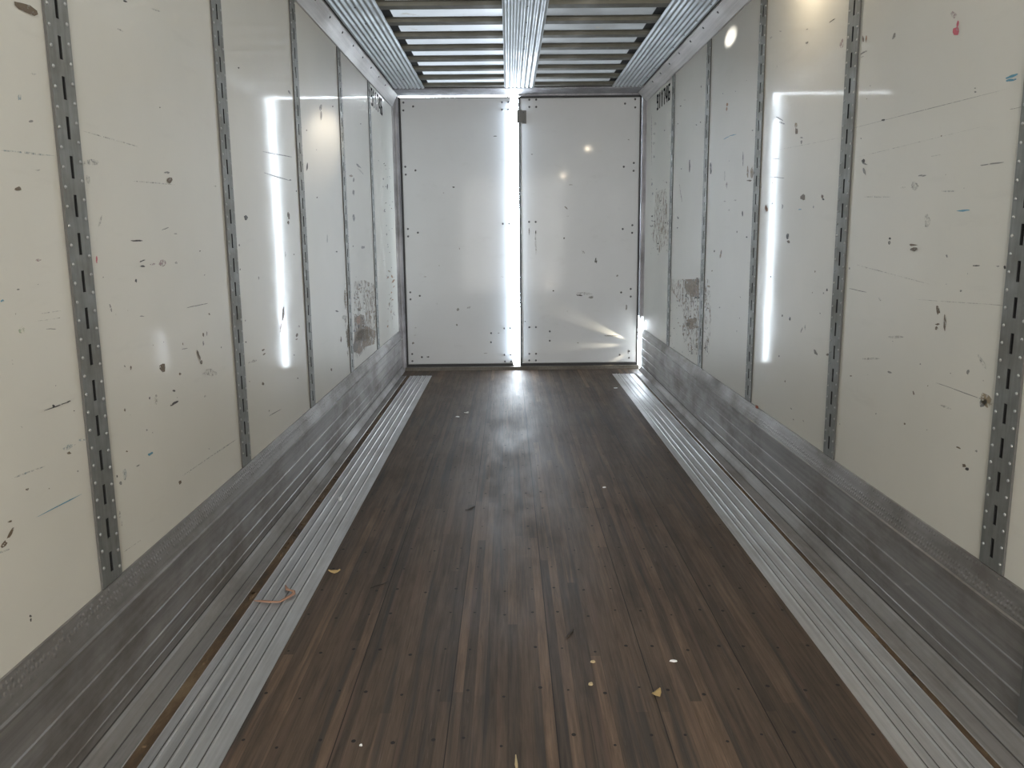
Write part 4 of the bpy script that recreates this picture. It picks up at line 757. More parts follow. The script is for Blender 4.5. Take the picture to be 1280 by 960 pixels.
t 6104 634 6109 628 6125 625 6139 625 6152 626 6147 632 6140 638 6120 643 6110 638
t 6252 952 6262 944 6282 942 6290 946 6298 949 6295 957 6274 961 6258 962 6243 960
g 6261 541 6265 538 6272 537 6278 536 6285 537 6282 540 6277 542 6270 544 6267 542
d 6252 936 6248 929 6279 927 6299 926 6324 927 6332 933 6305 939 6282 943 6264 940
d 6612 923 6616 916 6625 910 6646 912 6665 913 6664 919 6669 925 6653 929 6633 927
g 6399 560 6385 559 6393 556 6396 553 6411 552 6423 553 6424 556 6428 558 6412 559
g 6413 1045 6434 1040 6451 1031 6483 1033 6496 1039 6502 1046 6467 1049 6444 1053 6430 1049
t 6174 919 6172 914 6178 911 6185 908 6201 910 6215 911 6222 915 6204 917 6193 920
t 6487 469 6493 466 6501 464 6505 465 6507 466 6501 469 6496 471 6489 473 6490 470
g 6123 566 6133 564 6148 561 6152 564 6152 567 6145 570 6132 571 6120 572 6120 569
g 6535 910 6557 906 6576 907 6595 908 6590 912 6583 916 6565 920 6549 918 6540 915
t 6113 523 6119 521 6125 520 6127 521 6126 523 6123 525 6114 528 6110 527 6109 525
b 6245 1044 6227 1039 6211 1033 6235 1029 6269 1030 6294 1036 6314 1042 6289 1045 6268 1046
t 6549 1045 6564 1039 6587 1039 6611 1037 6611 1043 6603 1047 6589 1050 6570 1053 6555 1050
t 6545 903 6536 899 6548 897 6554 894 6570 894 6579 897 6577 900 6573 902 6560 904
t 6665 667 6699 663 6739 653 6737 661 6742 667 6713 678 6674 684 6645 685 6645 678
b 6189 718 6203 713 6217 710 6231 711 6239 713 6234 717 6222 720 6208 722 6201 720
t 6501 625 6498 621 6501 617 6518 615 6539 611 6543 615 6539 619 6533 623 6515 625
g 6488 963 6486 958 6505 954 6528 954 6535 958 6533 962 6527 966 6508 970 6492 967
d 6441 773 6463 768 6489 764 6492 768 6482 774 6468 779 6449 783 6439 781 6427 780
b 6454 888 6470 884 6489 881 6484 885 6478 889 6462 893 6450 894 6440 895 6440 892
b 6685 607 6677 600 6678 593 6697 593 6713 598 6729 604 6728 610 6717 615 6697 614
d 6559 835 6574 833 6584 833 6591 834 6598 836 6587 839 6576 840 6562 842 6559 839
g 6243 666 6244 663 6250 660 6257 660 6262 662 6263 666 6258 669 6252 668 6248 668
t 6366 949 6372 946 6381 947 6392 947 6391 949 6383 952 6374 953 6367 952 6358 952
t 6407 859 6403 856 6424 853 6446 850 6457 852 6469 854 6450 858 6429 862 6404 863
d 6618 647 6634 644 6656 643 6678 641 6689 643 6686 647 6665 649 6640 652 6623 650
g 6386 1054 6395 1051 6413 1050 6428 1051 6426 1054 6428 1057 6415 1060 6399 1059 6385 1058
t 6208 579 6226 575 6241 572 6258 571 6258 575 6257 579 6238 582 6219 586 6211 583
t 6404 755 6408 752 6414 750 6422 747 6433 747 6436 749 6432 751 6427 754 6415 755
t 6461 918 6463 916 6465 914 6473 912 6480 914 6491 915 6487 918 6479 919 6470 919
b 6422 768 6425 765 6435 765 6446 763 6449 765 6450 767 6441 769 6431 770 6422 770
g 6261 874 6275 867 6287 868 6301 867 6300 872 6286 879 6268 882 6255 883 6254 879
t 6195 597 6183 593 6199 588 6213 584 6234 584 6240 589 6243 594 6227 597 6207 602
b 6353 1053 6360 1051 6369 1050 6379 1050 6383 1052 6377 1054 6370 1056 6362 1056 6352 1056
g 6128 721 6130 717 6160 714 6187 713 6189 717 6190 720 6176 724 6147 727 6136 724
t 6159 728 6150 725 6155 722 6168 720 6179 720 6194 720 6192 724 6184 727 6172 729
d 6415 505 6428 502 6438 499 6453 497 6462 499 6453 502 6450 505 6432 508 6423 506
t 6206 1019 6220 1015 6236 1014 6253 1015 6255 1020 6233 1026 6213 1028 6198 1027 6180 1025
g 6282 902 6289 898 6300 895 6313 894 6321 898 6317 902 6311 908 6297 908 6281 908
d 6436 741 6437 738 6436 734 6451 732 6464 733 6473 735 6470 739 6460 741 6446 743
g 6348 505 6341 498 6345 492 6363 491 6386 491 6390 500 6389 506 6382 511 6363 514
d 6955 859 6945 855 6943 850 6959 848 6980 851 6995 854 6995 857 6992 860 6977 863
d 6886 823 6878 819 6886 815 6902 813 6913 817 6921 821 6913 824 6908 829 6895 825
t 6810 659 6824 653 6845 653 6859 653 6860 656 6864 661 6842 665 6827 664 6807 664
t 6758 1039 6777 1039 6790 1038 6806 1038 6800 1043 6781 1045 6767 1048 6759 1046 6749 1044
t 7121 473 7133 471 7143 470 7153 470 7154 472 7146 474 7138 475 7127 476 7123 475
g 6945 580 6949 577 6952 574 6962 572 6966 575 6970 577 6969 579 6961 581 6953 581
d 7218 532 7216 527 7234 524 7254 522 7256 526 7259 529 7252 535 7231 537 7219 535
t 6985 793 6997 791 7007 792 7014 793 7011 795 7008 797 6997 797 6984 798 6981 795
d 6715 461 6703 461 6706 459 6709 457 6721 457 6731 457 6734 458 6740 460 6726 461
g 7049 454 7057 450 7068 449 7075 449 7085 449 7077 452 7071 454 7061 456 7056 455
g 6926 712 6928 708 6940 706 6952 705 6961 707 6952 711 6946 715 6935 715 6920 716
t 7011 1026 7010 1024 7016 1023 7022 1023 7028 1024 7028 1027 7022 1028 7017 1028 7010 1028
t 6883 681 6890 677 6898 671 6920 672 6943 671 6936 676 6931 681 6908 683 6885 686
g 6689 694 6695 690 6705 687 6723 685 6737 685 6738 687 6730 690 6716 694 6704 693
t 6640 551 6651 547 6659 544 6670 542 6664 548 6660 552 6650 557 6641 558 6643 554
d 6728 791 6729 789 6732 786 6738 788 6745 788 6743 791 6739 792 6733 793 6727 793
t 7028 993 7034 990 7041 989 7050 988 7054 991 7051 995 7041 999 7031 999 7029 996
g 7228 755 7212 753 7219 750 7224 747 7243 747 7264 748 7282 751 7264 754 7248 754
t 7039 968 7043 967 7047 967 7051 967 7049 968 7048 969 7044 971 7041 970 7039 969
d 7052 617 7059 612 7074 609 7089 607 7097 609 7100 611 7100 615 7082 617 7068 617
g 7158 687 7168 684 7175 685 7184 685 7176 687 7173 690 7161 692 7158 690 7155 689
g 6740 670 6749 667 6759 667 6769 666 6773 668 6763 670 6756 672 6746 673 6743 672
t 5969 951 5979 948 5986 947 5993 946 5988 950 5975 955 5959 961 5958 958 5961 955
b 5984 978 5982 974 5984 970 5994 969 6005 972 6011 978 6006 982 5998 983 5989 982
g 5914 733 5906 734 5896 738 5883 744 5872 749 5865 754 5865 755 5873 754 5885 750 5896 744 5905 739 5915 735
b 5945 595 5956 589 5968 589 5981 588 5969 594 5961 599 5948 601 5932 604 5935 600
g 5932 868 5948 862 5959 862 5975 860 5962 867 5950 874 5930 878 5923 876 5917 874
g 5947 597 5939 596 5940 595 5943 594 5951 593 5962 594 5963 595 5969 597 5959 598
b 5898 887 5906 882 5920 881 5933 879 5932 884 5932 888 5920 891 5909 892 5897 891
g 5856 584 5849 578 5861 576 5869 572 5881 576 5891 580 5887 585 5879 588 5868 586
g 5955 714 5940 710 5943 708 5949 707 5963 707 5979 710 5997 713 5993 716 5974 715
g 5840 658 5829 651 5839 648 5844 645 5864 647 5882 653 5885 659 5872 660 5861 662
t 5886 684 5898 680 5913 679 5925 680 5917 685 5905 688 5892 691 5884 690 5874 688
g 5887 608 5904 598 5921 590 5935 592 5952 596 5933 608 5923 619 5905 620 5896 615
b 5869 886 5879 882 5888 882 5898 882 5896 886 5886 889 5876 890 5868 891 5865 889
t 5863 1047 5840 1040 5848 1036 5860 1033 5884 1032 5924 1036 5940 1044 5913 1046 5896 1047
g 5880 917 5890 913 5902 911 5901 914 5900 917 5893 921 5880 924 5877 922 5878 920
b 5903 587 5915 581 5924 582 5936 579 5928 585 5925 589 5915 592 5909 592 5906 590
f 8378 1722 8380 1720 8385 1718 8399 1719 8413 1721 8416 1723 8404 1724 8393 1724 8382 1723
p 7605 1304 7609 1303 7617 1303 7625 1303 7627 1304 7623 1305 7618 1306 7612 1306 7608 1305
g 7891 1220 7890 1216 7894 1213 7909 1214 7921 1215 7933 1218 7930 1221 7920 1223 7904 1223
d 7732 1880 7734 1878 7740 1878 7747 1878 7752 1880 7754 1881 7751 1882 7746 1883 7738 1882
p 7828 1269 7846 1268 7861 1269 7877 1270 7881 1272 7881 1274 7863 1274 7843 1275 7829 1272
p 7476 1316 7458 1312 7470 1307 7490 1306 7514 1304 7532 1308 7538 1313 7519 1315 7502 1317
g 8171 1274 8174 1272 8186 1272 8199 1272 8194 1275 8196 1277 8183 1278 8174 1277 8162 1276
d 7927 1268 7931 1264 7948 1261 7972 1258 7985 1263 7988 1268 7976 1272 7954 1274 7929 1273
g 7540 1376 7545 1373 7557 1372 7567 1373 7580 1374 7578 1378 7564 1379 7552 1381 7543 1379
f 7815 1242 7816 1240 7822 1239 7833 1238 7848 1238 7849 1241 7844 1244 7830 1244 7821 1244
d 8307 1478 8324 1475 8344 1473 8352 1477 8371 1479 8356 1484 8337 1486 8320 1484 8310 1482
g 8257 1536 8259 1531 8260 1527 8273 1524 8300 1528 8327 1533 8331 1539 8309 1541 8285 1540
g 7614 1824 7615 1822 7620 1821 7628 1822 7634 1823 7644 1824 7636 1825 7630 1826 7620 1826
p 8103 1532 8116 1530 8136 1529 8149 1532 8150 1535 8152 1539 8132 1541 8114 1538 8103 1535
d 7440 1518 7438 1515 7452 1516 7463 1516 7468 1518 7469 1520 7463 1522 7450 1522 7438 1521
f 7772 1411 7759 1407 7754 1404 7761 1403 7783 1406 7804 1408 7817 1412 7811 1414 7792 1412
p 7579 1703 7566 1697 7568 1692 7597 1695 7617 1697 7629 1702 7633 1706 7621 1708 7602 1707
p 7668 1683 7677 1679 7691 1680 7702 1681 7716 1683 7709 1686 7701 1689 7687 1689 7675 1686
f 7599 1727 7614 1726 7626 1727 7630 1729 7630 1732 7613 1733 7602 1732 7590 1731 7590 1729
d 7480 1264 7483 1262 7491 1260 7502 1260 7507 1263 7500 1265 7496 1268 7484 1269 7478 1267
f 8299 1777 8317 1776 8337 1775 8360 1776 8338 1781 8327 1787 8304 1785 8276 1786 8276 1781
p 8186 1416 8193 1411 8206 1407 8235 1405 8249 1412 8254 1417 8239 1421 8221 1425 8198 1421
d 7554 1854 7557 1850 7559 1845 7577 1848 7595 1852 7595 1858 7598 1864 7583 1864 7567 1860
g 7954 1527 7960 1526 7963 1524 7970 1525 7974 1527 7976 1529 7975 1531 7967 1531 7960 1529
p 7412 1254 7417 1248 7430 1248 7445 1246 7447 1251 7444 1258 7429 1259 7419 1261 7412 1258
d 7836 1624 7846 1620 7855 1619 7866 1618 7871 1623 7875 1628 7865 1633 7853 1630 7839 1630
g 7811 1261 7804 1259 7815 1258 7822 1257 7834 1257 7841 1259 7834 1261 7828 1262 7818 1262
d 8155 1584 8158 1582 8170 1581 8183 1583 8191 1584 8188 1586 8184 1587 8170 1588 8164 1586
d 8267 1571 8299 1569 8322 1573 8357 1576 8348 1582 8320 1586 8285 1585 8256 1582 8262 1576
p 7921 1443 7900 1438 7903 1434 7927 1435 7946 1436 7965 1440 7964 1443 7963 1446 7944 1447
p 7675 1865 7666 1862 7671 1861 7675 1859 7688 1863 7696 1866 7704 1870 7696 1871 7684 1869
p 8293 1219 8294 1217 8304 1215 8316 1214 8328 1215 8325 1218 8319 1219 8312 1221 8298 1221
p 7587 1404 7593 1402 7599 1400 7606 1402 7615 1403 7615 1406 7607 1408 7598 1409 7593 1406
f 8277 1264 8287 1262 8295 1263 8300 1263 8301 1265 8295 1268 8282 1269 8273 1268 8271 1266
f 8343 1934 8330 1927 8347 1927 8360 1926 8377 1931 8397 1937 8384 1939 8375 1940 8358 1939
d 7555 1504 7562 1502 7572 1498 7597 1499 7616 1502 7626 1507 7599 1508 7580 1511 7553 1509
f 7512 1362 7514 1359 7526 1358 7536 1357 7546 1359 7552 1362 7546 1364 7534 1366 7521 1365
g 7434 1434 7440 1431 7449 1430 7459 1430 7473 1431 7476 1434 7473 1437 7458 1438 7446 1435
p 8169 1346 8171 1342 8172 1339 8187 1340 8203 1341 8209 1346 8212 1350 8199 1351 8183 1349
g 7827 1687 7827 1685 7836 1683 7852 1682 7865 1683 7873 1684 7866 1686 7857 1689 7841 1688
d 8098 1525 8117 1522 8149 1521 8180 1524 8191 1527 8189 1529 8171 1530 8144 1531 8124 1528
g 7519 1377 7527 1374 7544 1374 7553 1376 7550 1379 7544 1381 7534 1382 7518 1383 7513 1380
f 8057 1537 8065 1536 8073 1536 8074 1538 8077 1539 8067 1540 8058 1540 8053 1539 8053 1538
f 7864 1292 7876 1289 7896 1288 7911 1290 7907 1294 7891 1298 7872 1297 7850 1299 7844 1295
p 7480 1503 7490 1500 7503 1498 7519 1498 7524 1503 7516 1508 7500 1511 7484 1511 7478 1507
d 7820 1702 7835 1700 7853 1700 7875 1702 7882 1707 7862 1709 7850 1712 7828 1710 7817 1706
g 7580 1684 7591 1680 7607 1677 7621 1681 7634 1685 7628 1691 7608 1692 7588 1693 7570 1690
g 7442 1497 7435 1494 7439 1489 7463 1487 7488 1489 7505 1492 7491 1496 7483 1501 7458 1500
d 8129 1472 8141 1470 8151 1470 8159 1471 8154 1474 8146 1476 8133 1477 8126 1476 8123 1474
d 8368 1488 8366 1485 8383 1484 8403 1483 8412 1486 8420 1490 8404 1491 8387 1491 8368 1491
p 7601 1795 7600 1791 7612 1791 7621 1790 7634 1793 7640 1797 7636 1800 7623 1799 7613 1798
p 7958 1546 7957 1541 7972 1539 7992 1540 8015 1542 8010 1546 8013 1551 7995 1550 7975 1551
p 7595 1578 7600 1573 7622 1572 7630 1577 7642 1580 7632 1583 7615 1584 7597 1585 7583 1582
p 8041 1552 8048 1551 8060 1550 8065 1552 8067 1554 8067 1556 8055 1555 8046 1555 8035 1553
g 8234 1489 8236 1483 8223 1477 8259 1475 8292 1478 8323 1483 8306 1488 8303 1494 8264 1495
g 8060 1827 8054 1824 8058 1821 8076 1818 8100 1819 8109 1823 8116 1827 8092 1828 8075 1831
d 7900 1322 7894 1316 7915 1311 7944 1312 7970 1312 7994 1315 7980 1320 7959 1325 7926 1325
f 8296 1410 8266 1406 8268 1402 8282 1399 8316 1401 8340 1407 8351 1412 8334 1413 8318 1413
f 7796 1760 7800 1758 7801 1756 7811 1757 7819 1758 7823 1759 7824 1761 7818 1762 7806 1762
p 8175 1524 8189 1522 8212 1521 8230 1525 8234 1528 8234 1532 8212 1534 8187 1531 8162 1528
g 2688 1238 2689 1237 2691 1237 2692 1237 2692 1238 2691 1239 2690 1241 2689 1240 2688 1239
g 4033 495 4030 493 4033 490 4039 490 4043 490 4048 491 4046 494 4042 496 4037 497
b 3845 1230 3846 1227 3850 1226 3855 1225 3859 1227 3856 1230 3856 1234 3850 1234 3846 1232
b 5794 1154 5796 1152 5802 1149 5816 1147 5830 1148 5824 1152 5823 1155 5811 1156 5796 1157
g 2698 1329 2697 1326 2696 1324 2700 1322 2704 1325 2709 1327 2708 1330 2707 1332 2701 1333
b 3568 782 3570 782 3572 781 3575 781 3575 782 3575 782 3573 783 3570 783 3568 783
g 5556 917 5567 914 5580 914 5585 917 5587 920 5575 923 5561 925 5553 923 5546 921
g 3897 519 3895 517 3894 514 3897 513 3903 514 3907 517 3909 520 3906 521 3902 520
b 5966 888 5973 885 5985 882 5997 883 6002 885 6005 888 5991 890 5980 891 5970 890
b 3871 1132 3871 1130 3875 1129 3878 1129 3879 1131 3879 1133 3876 1134 3873 1135 3872 1133
g 5073 1025 5066 1023 5062 1021 5068 1019 5079 1022 5084 1023 5094 1026 5091 1028 5081 1027
g 5066 897 5067 894 5071 893 5077 892 5081 894 5085 896 5081 899 5075 900 5070 899
g 3757 1048 3755 1046 3755 1044 3759 1043 3765 1043 3767 1046 3770 1048 3766 1049 3761 1049
b 2755 896 2755 895 2755 894 2758 892 2760 892 2762 893 2761 894 2760 895 2758 896
g 3462 1260 3460 1257 3463 1255 3469 1254 3472 1257 3472 1260 3473 1263 3468 1263 3462 1263
g 2630 1537 2629 1536 2630 1535 2631 1535 2632 1535 2634 1536 2634 1537 2633 1537 2632 1538
g 3368 1962 3367 1961 3371 1961 3375 1961 3378 1963 3377 1964 3374 1964 3372 1965 3369 1963
g 4517 1558 4526 1556 4536 1555 4542 1557 4537 1560 4533 1564 4524 1564 4519 1563 4511 1561
g 2435 968 2434 967 2436 966 2437 966 2438 967 2439 968 2437 969 2436 970 2435 969
b 4526 1164 4529 1162 4534 1162 4539 1162 4538 1164 4538 1166 4534 1168 4530 1167 4528 1166
b 3299 1266 3302 1265 3304 1265 3305 1265 3305 1266 3304 1268 3301 1268 3300 1268 3299 1267
b 2747 1585 2746 1584 2747 1583 2748 1583 2749 1584 2750 1585 2750 1586 2749 1586 2748 1586
g 3029 1011 3030 1010 3032 1009 3034 1009 3036 1010 3036 1011 3035 1012 3033 1012 3031 1012
b 3397 1918 3398 1917 3401 1917 3404 1917 3406 1919 3404 1920 3403 1920 3400 1920 3397 1919
g 5446 1856 5453 1856 5460 1857 5462 1859 5462 1860 5456 1861 5450 1860 5446 1859 5446 1858
g 3462 602 3464 601 3467 599 3472 598 3475 598 3475 599 3474 601 3469 602 3467 602
g 4944 1987 4934 1983 4943 1982 4949 1982 4959 1981 4971 1985 4968 1988 4962 1989 4954 1989
g 3221 856 3221 854 3223 853 3226 852 3230 852 3230 854 3230 855 3228 856 3225 856
g 3427 1772 3426 1770 3430 1769 3434 1771 3439 1772 3437 1774 3437 1776 3432 1775 3428 1774
g 2739 745 2740 745 2742 744 2744 745 2744 746 2743 747 2741 747 2738 748 2737 747
g 3566 688 3567 686 3569 685 3573 684 3576 685 3577 687 3575 689 3571 689 3568 689
g 2616 961 2616 959 2618 958 2620 958 2622 958 2623 959 2623 960 2622 961 2619 961
b 2791 1711 2789 1710 2790 1709 2792 1708 2795 1708 2798 1709 2797 1711 2796 1712 2793 1712
g 4737 1659 4737 1656 4740 1655 4746 1653 4752 1655 4759 1657 4754 1658 4751 1660 4745 1659
g 3597 988 3599 988 3602 988 3604 989 3604 990 3603 990 3601 990 3598 990 3597 989
g 2569 1277 2568 1276 2569 1275 2571 1276 2572 1276 2572 1278 2571 1279 2570 1279 2569 1278
b 4535 1667 4531 1665 4533 1663 4537 1663 4543 1665 4549 1667 4549 1669 4545 1670 4539 1670
g 4074 543 4066 541 4069 539 4070 538 4078 537 4086 538 4090 540 4090 542 4085 544
b 5119 2288 5118 2286 5119 2286 5122 2285 5127 2287 5129 2289 5133 2291 5128 2290 5124 2289
"""
MARKS_D1 = """
d -102 2403 -105 2400 -120 2399 -132 2399 -143 2401 -135 2404 -130 2406 -119 2407 -110 2405
d -542 1900 -549 1896 -555 1892 -563 1894 -566 1898 -570 1904 -562 1907 -555 1906 -548 1905
g -504 1276 -505 1268 -508 1267 -511 1267 -512 1273 -512 1279 -511 1286 -508 1284 -506 1280
g -655 1844 -657 1842 -660 1839 -663 1840 -665 1843 -664 1846 -663 1850 -660 1848 -655 1848
g -524 645 -527 634 -537 628 -548 630 -552 640 -550 649 -545 656 -536 660 -528 654
f -403 668 -409 659 -416 651 -429 649 -436 653 -446 658 -437 668 -424 672 -407 678
g -543 479 -545 472 -551 469 -557 472 -560 476 -562 482 -559 490 -550 492 -545 486
g -233 174 -240 172 -251 172 -266 171 -276 173 -271 175 -263 177 -249 178 -240 176
g -101 392 -102 389 -107 384 -116 382 -121 384 -120 387 -119 391 -111 394 -106 393
d -850 142 -857 138 -863 134 -872 137 -880 140 -883 146 -871 147 -863 150 -855 147
g -1006 291 -1012 285 -1019 282 -1030 278 -1034 288 -1031 295 -1027 302 -1017 305 -1012 298
f -975 453 -982 448 -989 446 -998 444 -1002 450 -1000 456 -996 459 -988 463 -980 459
f -990 377 -991 371 -999 370 -1005 372 -1011 374 -1009 380 -1005 384 -999 384 -991 383
f -714 1103 -715 1099 -722 1099 -728 1098 -730 1102 -731 1105 -727 1108 -721 1109 -718 1106
f -55 981 -55 974 -65 974 -72 975 -79 978 -78 983 -74 989 -65 989 -56 987
f -746 707 -752 703 -756 698 -763 700 -768 704 -769 710 -763 714 -756 713 -749 713
f -856 989 -865 984 -873 983 -881 984 -891 986 -887 991 -885 998 -872 996 -862 994
"""
MARKS_D2 = """
g 618 1668 613 1666 598 1675 590 1686 579 1697 587 1695 593 1697 608 1686 614 1676
g 672 1913 665 1910 651 1909 635 1909 630 1912 630 1914 635 1917 651 1917 660 1915
g 260 2219 258 2215 252 2214 248 2215 244 2217 242 2222 247 2225 252 2224 259 2224
f 635 1597 633 1594 624 1592 615 1594 606 1596 607 1599 613 1601 624 1601 634 1600
d 588 1372 586 1367 581 1363 575 1364 573 1370 573 1375 576 1379 581 1381 588 1379
f 801 1211 791 1215 782 1220 774 1228 766 1238 772 1238 780 1235 791 1229 798 1219
d 917 1143 913 1124 907 1118 902 1122 900 1135 905 1153 910 1167 916 1169 918 1158
g 1247 2355 1243 2351 1238 2349 1234 2352 1230 2353 1227 2358 1234 2359 1238 2362 1242 2358
d 477 829 475 823 469 823 463 821 462 827 461 832 464 836 469 837 475 835
d 777 774 766 771 746 773 723 774 713 781 707 788 732 785 751 787 770 780
g 890 758 884 748 867 744 851 747 836 753 843 762 852 768 868 773 890 770
f 888 789 847 784 806 780 758 790 702 801 730 809 762 813 806 811 853 803
d 925 1125 922 1117 918 1106 916 1116 913 1122 916 1132 919 1141 924 1143 926 1135
g 1151 987 1149 982 1147 975 1137 969 1130 972 1125 976 1131 983 1138 991 1146 990
g 1249 644 1246 628 1241 623 1235 617 1230 632 1232 653 1234 674 1241 678 1247 666
g 1165 348 1155 344 1093 343 1025 343 1012 348 1001 351 1042 353 1091 353 1124 351
d 178 509 176 505 172 503 169 505 167 508 163 512 168 515 172 514 175 513
g 740 276 735 273 732 270 726 272 720 274 723 278 725 282 731 281 738 280
f 789 1236 793 1222 792 1211 782 1215 772 1217 767 1232 764 1244 770 1248 778 1243
g 225 1451 222 1426 218 1403 214 1419 212 1438 212 1465 215 1480 218 1481 222 1476
d 292 1436 291 1422 287 1421 284 1423 281 1429 281 1442 284 1449 287 1456 292 1451
f 294 1329 293 1226 287 1202 282 1252 278 1287 277 1375 282 1446 288 1458 291 1390
f 624 613 622 610 620 605 615 608 612 611 611 616 614 619 619 618 623 617
g 1272 176 1269 161 1266 148 1261 154 1257 166 1257 186 1261 197 1265 207 1268 191
"""
# ---------------------------------------------------------------- helpers
def mk(name, verts, faces, mats, parent=None, fm=None, smooth=False):
    me = bpy.data.meshes.new(name); me.from_pydata([tuple(v) for v in verts], [], faces)
    for m_ in (mats if isinstance(mats, (list, tuple)) else [mats]): me.materials.append(m_)
    if fm:
        for p, i in zip(me.polygons, fm): p.material_index = i
    bm = bmesh.new(); bm.from_mesh(me); bmesh.ops.recalc_face_normals(bm, faces=bm.faces); bm.to_mesh(me); bm.free()
    if smooth:
        for p in me.polygons: p.use_smooth = True
    o = bpy.data.objects.new(name, me); C.objects.link(o)
    if parent: o.parent = parent
    return o
def structure(o): o['kind'] = 'structure'; return o
def tag(o, label, cat, group=None):
    o['label'] = label; o['category'] = cat
    if group: o['group'] = group
    return o
def empty(name, loc=(0, 0, 0)):
    o = bpy.data.objects.new(name, None); C.objects.link(o); o.location = loc; o.empty_display_size = .05; return o
class MB:
    def __init__(s): s.v = []; s.f = []; s.m = []
    def add(s, vs, fs, mi=0):
        b = len(s.v); s.v += [tuple(v) for v in vs]; s.f += [tuple(i+b for i in f) for f in fs]; s.m += [mi]*len(fs)
    def box(s, a, b, mi=0):
        x0, y0, z0 = a; x1, y1, z1 = b
        s.add([(x0,y0,z0),(x1,y0,z0),(x1,y1,z0),(x0,y1,z0),(x0,y0,z1),(x1,y0,z1),(x1,y1,z1),(x0,y1,z1)],
              [(0,3,2,1),(4,5,6,7),(0,1,5,4),(1,2,6,5),(2,3,7,6),(3,0,4,7)], mi)
    def prism(s, pts, y0, y1, mi=0, fm=None, axis='y'):
        n = len(pts)
        if axis == 'y': A = [(x, y0, z) for x, z in pts]; B = [(x, y1, z) for x, z in pts]
        else: A = [(y0, x, z) for x, z in pts]; B = [(y1, x, z) for x, z in pts]
        b = len(s.v); s.v += A + B
        for i in range(n):
            j = (i+1) % n; s.f.append((b+i, b+j, b+n+j, b+n+i)); s.m.append(fm[i] if fm else mi)
        s.f.append(tuple(b+i for i in range(n))); s.m.append(mi)
        s.f.append(tuple(b+n+i for i in reversed(range(n)))); s.m.append(mi)
    def dome(s, c, axis, r, h, mi=0, n=8):
        a = Vector(axis).normalized(); u = a.orthogonal().normalized(); w_ = a.cross(u); c = Vector(c); b = len(s.v)
        for rr, hh in ((1, 0), (.78, .6), (.4, .92)):
            for k in range(n):
                t = 2*math.pi*k/n; s.v.append(tuple(c + a*h*hh + (u*math.cos(t) + w_*math.sin(t))*r*rr))
        s.v.append(tuple(c + a*h))
        for q in range(2):
            for k in range(n): s.f.append((b+q*n+k, b+q*n+(k+1) % n, b+(q+1)*n+(k+1) % n, b+(q+1)*n+k)); s.m.append(mi)
        for k in range(n): s.f.append((b+2*n+k, b+2*n+(k+1) % n, b+3*n)); s.m.append(mi)
    def build(s, name, mats, parent=None, smooth=False): return mk(name, s.v, s.f, mats, parent, s.m, smooth)

def polygon_marks(name, text, to3d, parent):
    b = MB(); keys = list(MARKCOL)
    for i, ln in enumerate(text.strip().split('\n')):
        p = ln.split(); v = [int(x)/1000 for x in p[1:]]
        pts = [to3d(v[j], v[j+1], .0006 + .0004*(i % 5)) for j in range(0, len(v), 2)]
        b.add(pts, [tuple(range(len(pts)))], keys.index(p[0]))
    return b.build(name, [M_MARK[k] for k in keys], parent)

# ---------------------------------------------------------------- the shell
b = MB(); b.box((XL-.03, Y_OPEN, -.04), (XR+.03, Y_DOOR+.02, 0))
holes_x = (.047, .160, .273)
rows = [1.62, 1.88, 2.13, 2.384, 2.653, 2.929, 3.147, 3.369, 3.591, 3.873, 4.15]
while rows[-1] < 8.3: rows.append(rows[-1] + .275)
random.seed(3)
for ry in rows:
    for k in range(-2, 6):
        for q, hx in enumerate(holes_x):
            x = -.505 + .3141*k + hx + random.uniform(-.006, .006); y = ry + (.03 if q != 1 else 0) + random.uniform(-.012, .012)
            if -.78 < x < 1.03 and random.random() < .9:
                r = random.uniform(.004, .007); cx = [(x + r*math.cos(t*math.pi/4), y + r*1.2*math.sin(t*math.pi/4), .0006) for t in range(8)]
                b.add(cx, [tuple(range(8))], 1)
structure(b.build('floor', [M_WOOD, M_HOLE]))

wl = MB(); wl.box((XL-.04, Y_OPEN, -.04), (XL, 8.72, 2.833)); wl = structure(wl.build('wall_left', M_WALL))
wr = MB(); wr.box((XR, Y_OPEN, -.04), (XR+.04, 8.72, 2.833)); wr = structure(wr.build('wall_right', M_WALL))
polygon_marks('scuff_marks', MARKS_L, lambda y, z, d: (XL+d, y, z), wl)
polygon_marks('scuff_marks', MARKS_R, lambda y, z, d: (XR-d, y, z), wr)
ZR = 2.834
b = MB(); b.add([(XL-.04, Y_OPEN, ZR), (XR+.04, Y_OPEN, ZR), (XR+.04, 8.85, ZR), (XL-.04, 8.85, ZR)], [(0, 1, 2, 3)]); structure(b.build('ceiling', M_ROOF))

